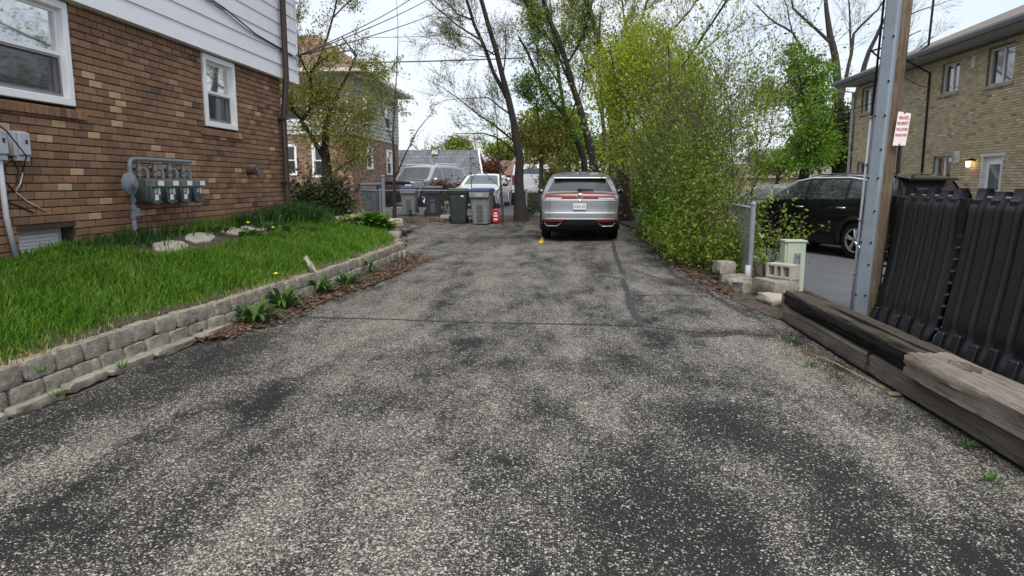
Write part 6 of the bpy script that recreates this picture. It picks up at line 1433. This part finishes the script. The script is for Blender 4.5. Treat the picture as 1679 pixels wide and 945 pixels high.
crown_tree('reddish shrubby tree at the tan garage', 805, 276, 46, 16, 10, 205, 'leaf_red', 70, 20, .10)
crown_tree('hazy green tree behind the white van', 890, 225, 44, 42, 40, 206, 'leaf_olive', 230, 26, .12)
crown_tree('green tree between the leaning trunks in the distance', 945, 235, 46, 40, 55, 207, 'leaf_mid', 260, 26, .12)
crown_tree('tree far behind the flowering maple', 1010, 250, 50, 40, 50, 208, 'leaf_olive', 200, 26, .13)
crown_tree('low green trees beyond the lot under the maple', 1275, 262, 55, 36, 26, 209, 'leaf_green', 170, 26, .13)
crown_tree('brownish red tree beyond the hedge', 1262, 280, 62, 26, 14, 210, 'leaf_red', 100, 26, .13)
crown_tree('tree far left of the willow behind the rear house', 600, 150, 48, 26, 30, 211, 'leaf_olive', 120, 20, .12)
crown_tree('low distant tree beyond the rear lot', 700, 262, 80, 40, 10, 212, 'leaf_mid', 90, 26, .18)
tree('bare_tree', 'big bare crowned tree behind the apartment corner', [
    [(1375, 300, 37, .42), (1378, 200, 37, .36), (1372, 110, 37, .33), (1362, 60, 37, .28), (1355, 20, 37, .2), (1350, -40, 37, .12)],
    [(1366, 75, 37, .16), (1325, 35, 37, .12), (1300, 15, 37, .1), (1295, -20, 37, .06)], [(1372, 110, 37, .16), (1325, 97, 36.6, .14), (1300, 55, 36.4, .11), (1272, 38, 36.2, .08), (1235, 5, 36, .04)], [(1378, 170, 37, .18), (1395, 90, 37.3, .15), (1400, 55, 37.5, .12), (1440, 15, 37.6, .08), (1460, -15, 37.6, .05)], [(1395, 90, 37.3, .1), (1394, 30, 37.4, .08), (1390, -20, 37.4, .05)], [(1300, 55, 36.4, .07), (1290, 10, 36.2, .05), (1275, -20, 36, .03)],
    [(1272, 38, 36.2, .05), (1240, 45, 36, .03), (1215, 52, 36, .015)]], 41, 'bark_grey', 'leaf_yel', lev=2, kids=11, tw=2.4, per=1, sig=.06, size=.045, frac=.25, flare=1.2)
tree('bare_tree', 'second bare tree with a trunk rising just left of the pole', [
    [(1392, 300, 39, .34), (1396, 200, 39, .30), (1412, 130, 39, .26), (1425, 85, 39, .2), (1445, 40, 39, .14), (1470, 0, 39, .08)], [(1425, 85, 39, .1), (1460, 75, 38.6, .07), (1510, 50, 38.2, .04)], [(1415, 120, 39, .1), (1470, 110, 38.6, .06), (1530, 60, 38.2, .04)], [(1440, 50, 39, .08), (1500, 20, 38.6, .05), (1560, 0, 38.2, .02)]], 42, 'bark_grey', 'leaf_yel', lev=2, kids=11, tw=2.0, per=1, sig=.06, size=.045, frac=.15, flare=1.2)

# ------------------------------------------------------------------ leafy plants: every leaf a strip of its own
def leaf_mesh(L, W, rise, droop, seed, mat, broad=.5, fold=.25):
    r = random.Random(seed); rows = []
    for i in range(8):
        t = i / 7; x = L * t * (1 - .15 * droop * t); z = rise * L * t - droop * L * t * t
        w_ = W / 2 * math.sin(math.pi * min(1, max(.03, t ** broad * .97))) ** .8 if i < 7 else .001
        w_ = max(w_, W * .06 if i < 7 else .001); rows.append([(x, -w_, z + fold * w_), (x, 0, z), (x, w_, z + fold * w_)])
    m = MB().grid(rows); me = bpy.data.meshes.new('leaf'); me.from_pydata(m.v, [], m.f); me.polygons.foreach_set('use_smooth', [True] * len(me.polygons)); me.materials.append(MT[mat]); return me
def plant(name, label, cat, c, n, meshes_, seed, spread=.05, sc=(.7, 1.1), group=None, tilt=(-.5, .3)):
    r = random.Random(seed); T = thing(name, label, cat, c, 0, group)
    for k in range(n):
        o = bpy.data.objects.new('leaf', r.choice(meshes_)); COL.objects.link(o); o.parent = T; a = 2.399 * k + r.uniform(-.3, .3)
        q = r.random() * spread; o.location = (math.cos(a) * q, math.sin(a) * q, 0); s_ = r.uniform(*sc); o.scale = (s_, s_, s_); o.rotation_euler = (0, -r.uniform(*tilt), a)
    return T
hm = [leaf_mesh(.36, .16, 1.35, .95, k, 'hosta', .62) for k in range(3)]; hv = [leaf_mesh(.32, .10, 1.3, 1.0, k, 'hosta_v', .62) for k in range(3)]
q = on(612, 371, .50); plant('hosta_plant', 'lush green hosta at the end of the lawn', 'plant', (q[0], q[1], lawn_z(q[0], q[1]) + .01), 80, hm, 1, .22, (.9, 1.6), None, (-.15, .55))
q = on(574, 370, .52); plant('hosta_plant', 'pale variegated hosta beside the green one', 'plant', (q[0], q[1], lawn_z(q[0], q[1]) + .01), 70, hv, 2, .20, (.9, 1.5), None, (-.15, .5))
q = on(640, 368, .48); plant('hosta_plant', 'small green plant between the hosta and the stones', 'plant', (q[0], q[1], lawn_z(q[0], q[1]) + .01), 26, hm, 3, .10, (.5, .8), None, (-.1, .5))
wm = [leaf_mesh(.25, .042, 1.2, .9, k, 'weed', .7) for k in range(3)]
for i, (px, py, n_, s_, lab) in enumerate([(418, 527, 46, 1.0, 'nearest leafy weed clump at the foot of the block wall'), (462, 503, 54, 1.15, 'tallest weed clump below the wall'), (521, 480, 46, 1.1, 'weed clump under the leaning stone chip'), (569, 466, 36, .95, 'fourth weed clump along the foot of the wall'), (603, 446, 20, .95, 'small upright weed near the far end of the wall'), (585, 450, 18, .85, 'upright tulip like plant close to the wall')]):
    q = on(px, py, .02); plant('weed_plant', lab, 'plant', (q[0], q[1], .02), n_, wm, 20 + i, .10, (.9 * s_, 1.4 * s_), 'weeds along the block wall', (-.25, .5))
sm_w = [leaf_mesh(.050, .012, 1.1, .6, k, 'weed', .7) for k in range(2)]
for i, (px, py, z, lab) in enumerate([(95, 650, .04, 'tiny weed in the nearest wall joint by the picture edge'), (200, 604, .05, 'small weed sprouting from the footing crack'), (325, 545, .10, 'small weed growing between two wall blocks'), (1222, 492, .03, 'bright grass tuft at the foot of the wall blocks by the fence'), (1330, 600, .01, 'small weed along the far timber'), (1585, 732, .01, 'weed under the pale timber'), (1620, 790, .01, 'yellowish weed at the edge of the driveway'), (1300, 560, .01, 'flat weed patch at the end of the crack'), (70, 610, .3, 'grass sprig on top of the block wall')]):
    q = on(px, py, z); plant('small_weed', lab, 'plant', (q[0], q[1], z), 22, sm_w, 50 + i, .05, (.5, 1.2), 'small weeds', (-.3, .6))
# tall grass-like lilies against the brick
def lily(label, cx, cy, n, h0, h1, sp, seed, mat='grass_dk', wd=.016):
    g = np.random.default_rng(seed); x = cx + g.normal(0, sp[0], n); y = cy + g.normal(0, sp[1], n); x = np.maximum(x, -4.97)
    zz_ = np.array([lawn_z(a, b) for a, b in zip(x, y)]); V, F = blades(n, (x, y), zz_, h0, h1, wd, 1.2, g)
    return setp(npmesh('lily_clump', V, F, MT[mat], base=(cx, cy, lawn_z(cx, cy))), label, 'plant', kind='stuff')
lily('large arching clump of day lily leaves at the house corner', -4.72, 12.0, 2000, .20, .40, (.14, .70), 61)
lily('dark iris clump against the brick below the vent hood', -4.84, 10.4, 400, .12, .30, (.06, .40), 62)
lily('grass tuft under the gas meters', -4.84, 9.0, 220, .12, .28, (.07, .3), 63, 'grass', .012)
lily('tuft of rough grass at the foot of the riser pipe', -4.84, 7.6, 260, .10, .25, (.08, .3), 64, 'grass_dk', .012)
lily('rough grass beside the basement window', -4.88, 7.0, 200, .08, .22, (.05, .25), 65, 'grass_dk', .010)
bw_ = [leaf_mesh(.17, .09, .9, .7, k, 'weed', .62) for k in range(2)]
for i, (x, y, lab) in enumerate([(-4.45, 10.6, 'broad leaved ground plant in front of the lilies'), (-4.35, 11.2, 'broad leaved ground plant at the edge of the lilies'), (-4.62, 10.3, 'low broad leaved plant beside the bare soil'), (-4.5, 9.5, 'sparse leafy weed on the bare soil'), (-4.72, 9.0, 'withered leafy weed beneath the meters')]):
    plant('ground_plant', lab, 'plant', (x, y, lawn_z(x, y)), 30, bw_, 70 + i, .22, (.5, 1.0), 'broad leaved plants in the bed', (-.1, .6))
for i, (px, py, lab) in enumerate([(462, 395, 'dandelion flower in the middle of the lawn'), (450, 432, 'dandelion flower nearest the block wall'), (448, 404, 'dandelion flower left of centre in the lawn'), (408, 407, 'dandelion flower nearest the bare soil')]):
    q = on(px, py, .55); z = lawn_z(q[0], q[1]); d = thing('dandelion', lab, 'flower', (q[0], q[1], z), 0, 'dandelions in the lawn')
    MB().tube([(0, 0, 0), (.01, 0, .13)], .004, 4).build('stem', MT['weed'], d, world=False); MB().lathe([(0, .125), (.024, .135), (.028, .142), (.015, .152), (0, .155)], (.01, 0, 0), 'Z', 9).build('flower_head', MT['dandelion'], d, world=False, smooth=True)
# corrugated drain pipe
g = MB(); P = []; a, b = Vector((-7.0, 17.2, .78)), Vector((-4.75, 14.6, .56)); pts = []; rr = []
for i in range(130):
    t = i / 129; pts.append(a.lerp(b, t) + Vector((.12 * math.sin(t * 5), .0, .03 * math.sin(t * 6)))); rr.append(.075 if i % 3 else .060)
setp(g.tube(pts, rr, 10).build('drain_pipe', MT['plastic2'], smooth=False), 'black corrugated drain pipe lying behind the lawn', 'pipe')
# straw stalk and scrap of cardboard on the asphalt
q1, q2 = on(1310, 575), on(1450, 640); setp(MB().tube([(q1[0], q1[1], .012), (on(1370, 600)[0], on(1370, 600)[1], .02), (q2[0], q2[1], .012)], .006, 5).build('dry_stalk', MT['straw'], smooth=True), 'long dry stalk lying on the asphalt along the timbers', 'stalk')
q = on(1465, 648); setp(MB().hexa([(q[0] - .045, q[1] - .03, .006), (q[0] + .04, q[1] - .035, .006), (q[0] + .05, q[1] + .035, .012), (q[0] - .03, q[1] + .03, .012), (q[0] - .045, q[1] - .03, .010), (q[0] + .04, q[1] - .035, .010), (q[0] + .05, q[1] + .035, .016), (q[0] - .03, q[1] + .03, .016)]).build('cardboard_scrap', MT['straw']), 'tan scrap of cardboard beside the timbers', 'scrap')
n_ = 130; sx = rng.normal(2.12, .10, n_); sy = rng.uniform(4.6, 6.8, n_)
V, F = blades(n_, (sx, sy), np.array([.008] * n_), .012, .035, .005, 3.2, rng); setp(npmesh('dry_grass', V, F, MT['straw']), 'dry grass wisps along the stalk by the timbers', 'grass', kind='stuff')

# ------------------------------------------------------------------ overhead wires
def wire(label, a, b, r=.012, sag=.15):
    a, b = Vector(a), Vector(b); pts = [a.lerp(b, t) - Vector((0, 0, sag * 4 * t * (1 - t))) for t in np.linspace(0, 1, 14)]
    return cable('overhead_wire', label, pts, r, 'cable', 'wire', 'overhead wires')
A0 = (SX + .06, 12.62, 3.78)
wire('uppermost wire fanning from the siding corner to the sky', A0, at(690, -12, 24), .012, .1); wire('second wire fanning from the siding corner', A0, at(735, -20, 26), .012, .12); wire('third and lowest wire fanning from the siding corner', A0, at(760, 0, 30), .012, .15)
wire('level thick wire crossing behind the bare tree', at(560, 103, 40), at(860, 95, 40), .035, .05); wire('thin level wire above the rear house eave', at(590, 62, 42), at(840, 50, 42), .015, .1)
wire('heavy black wire slanting down into the maple', at(1212, -30, 15), at(1108, 125, 21), .026, .02); wire('thin wire beside the heavy black one', at(1190, -10, 15), at(1120, 108, 21), .010, .05)
wire('wire from the hedge towards the apartment eave', at(1250, 212, 24), at(1440, 166, 24), .012, .1); wire('lower thin wire before the green maple', at(1250, 220, 26), at(1440, 240, 26), .008, .1); wire('short wire from the pole to the tan wall', (lx(3.0), 8.4, 3.0), (TX - .02, 21.0, 4.2), .012, .1)
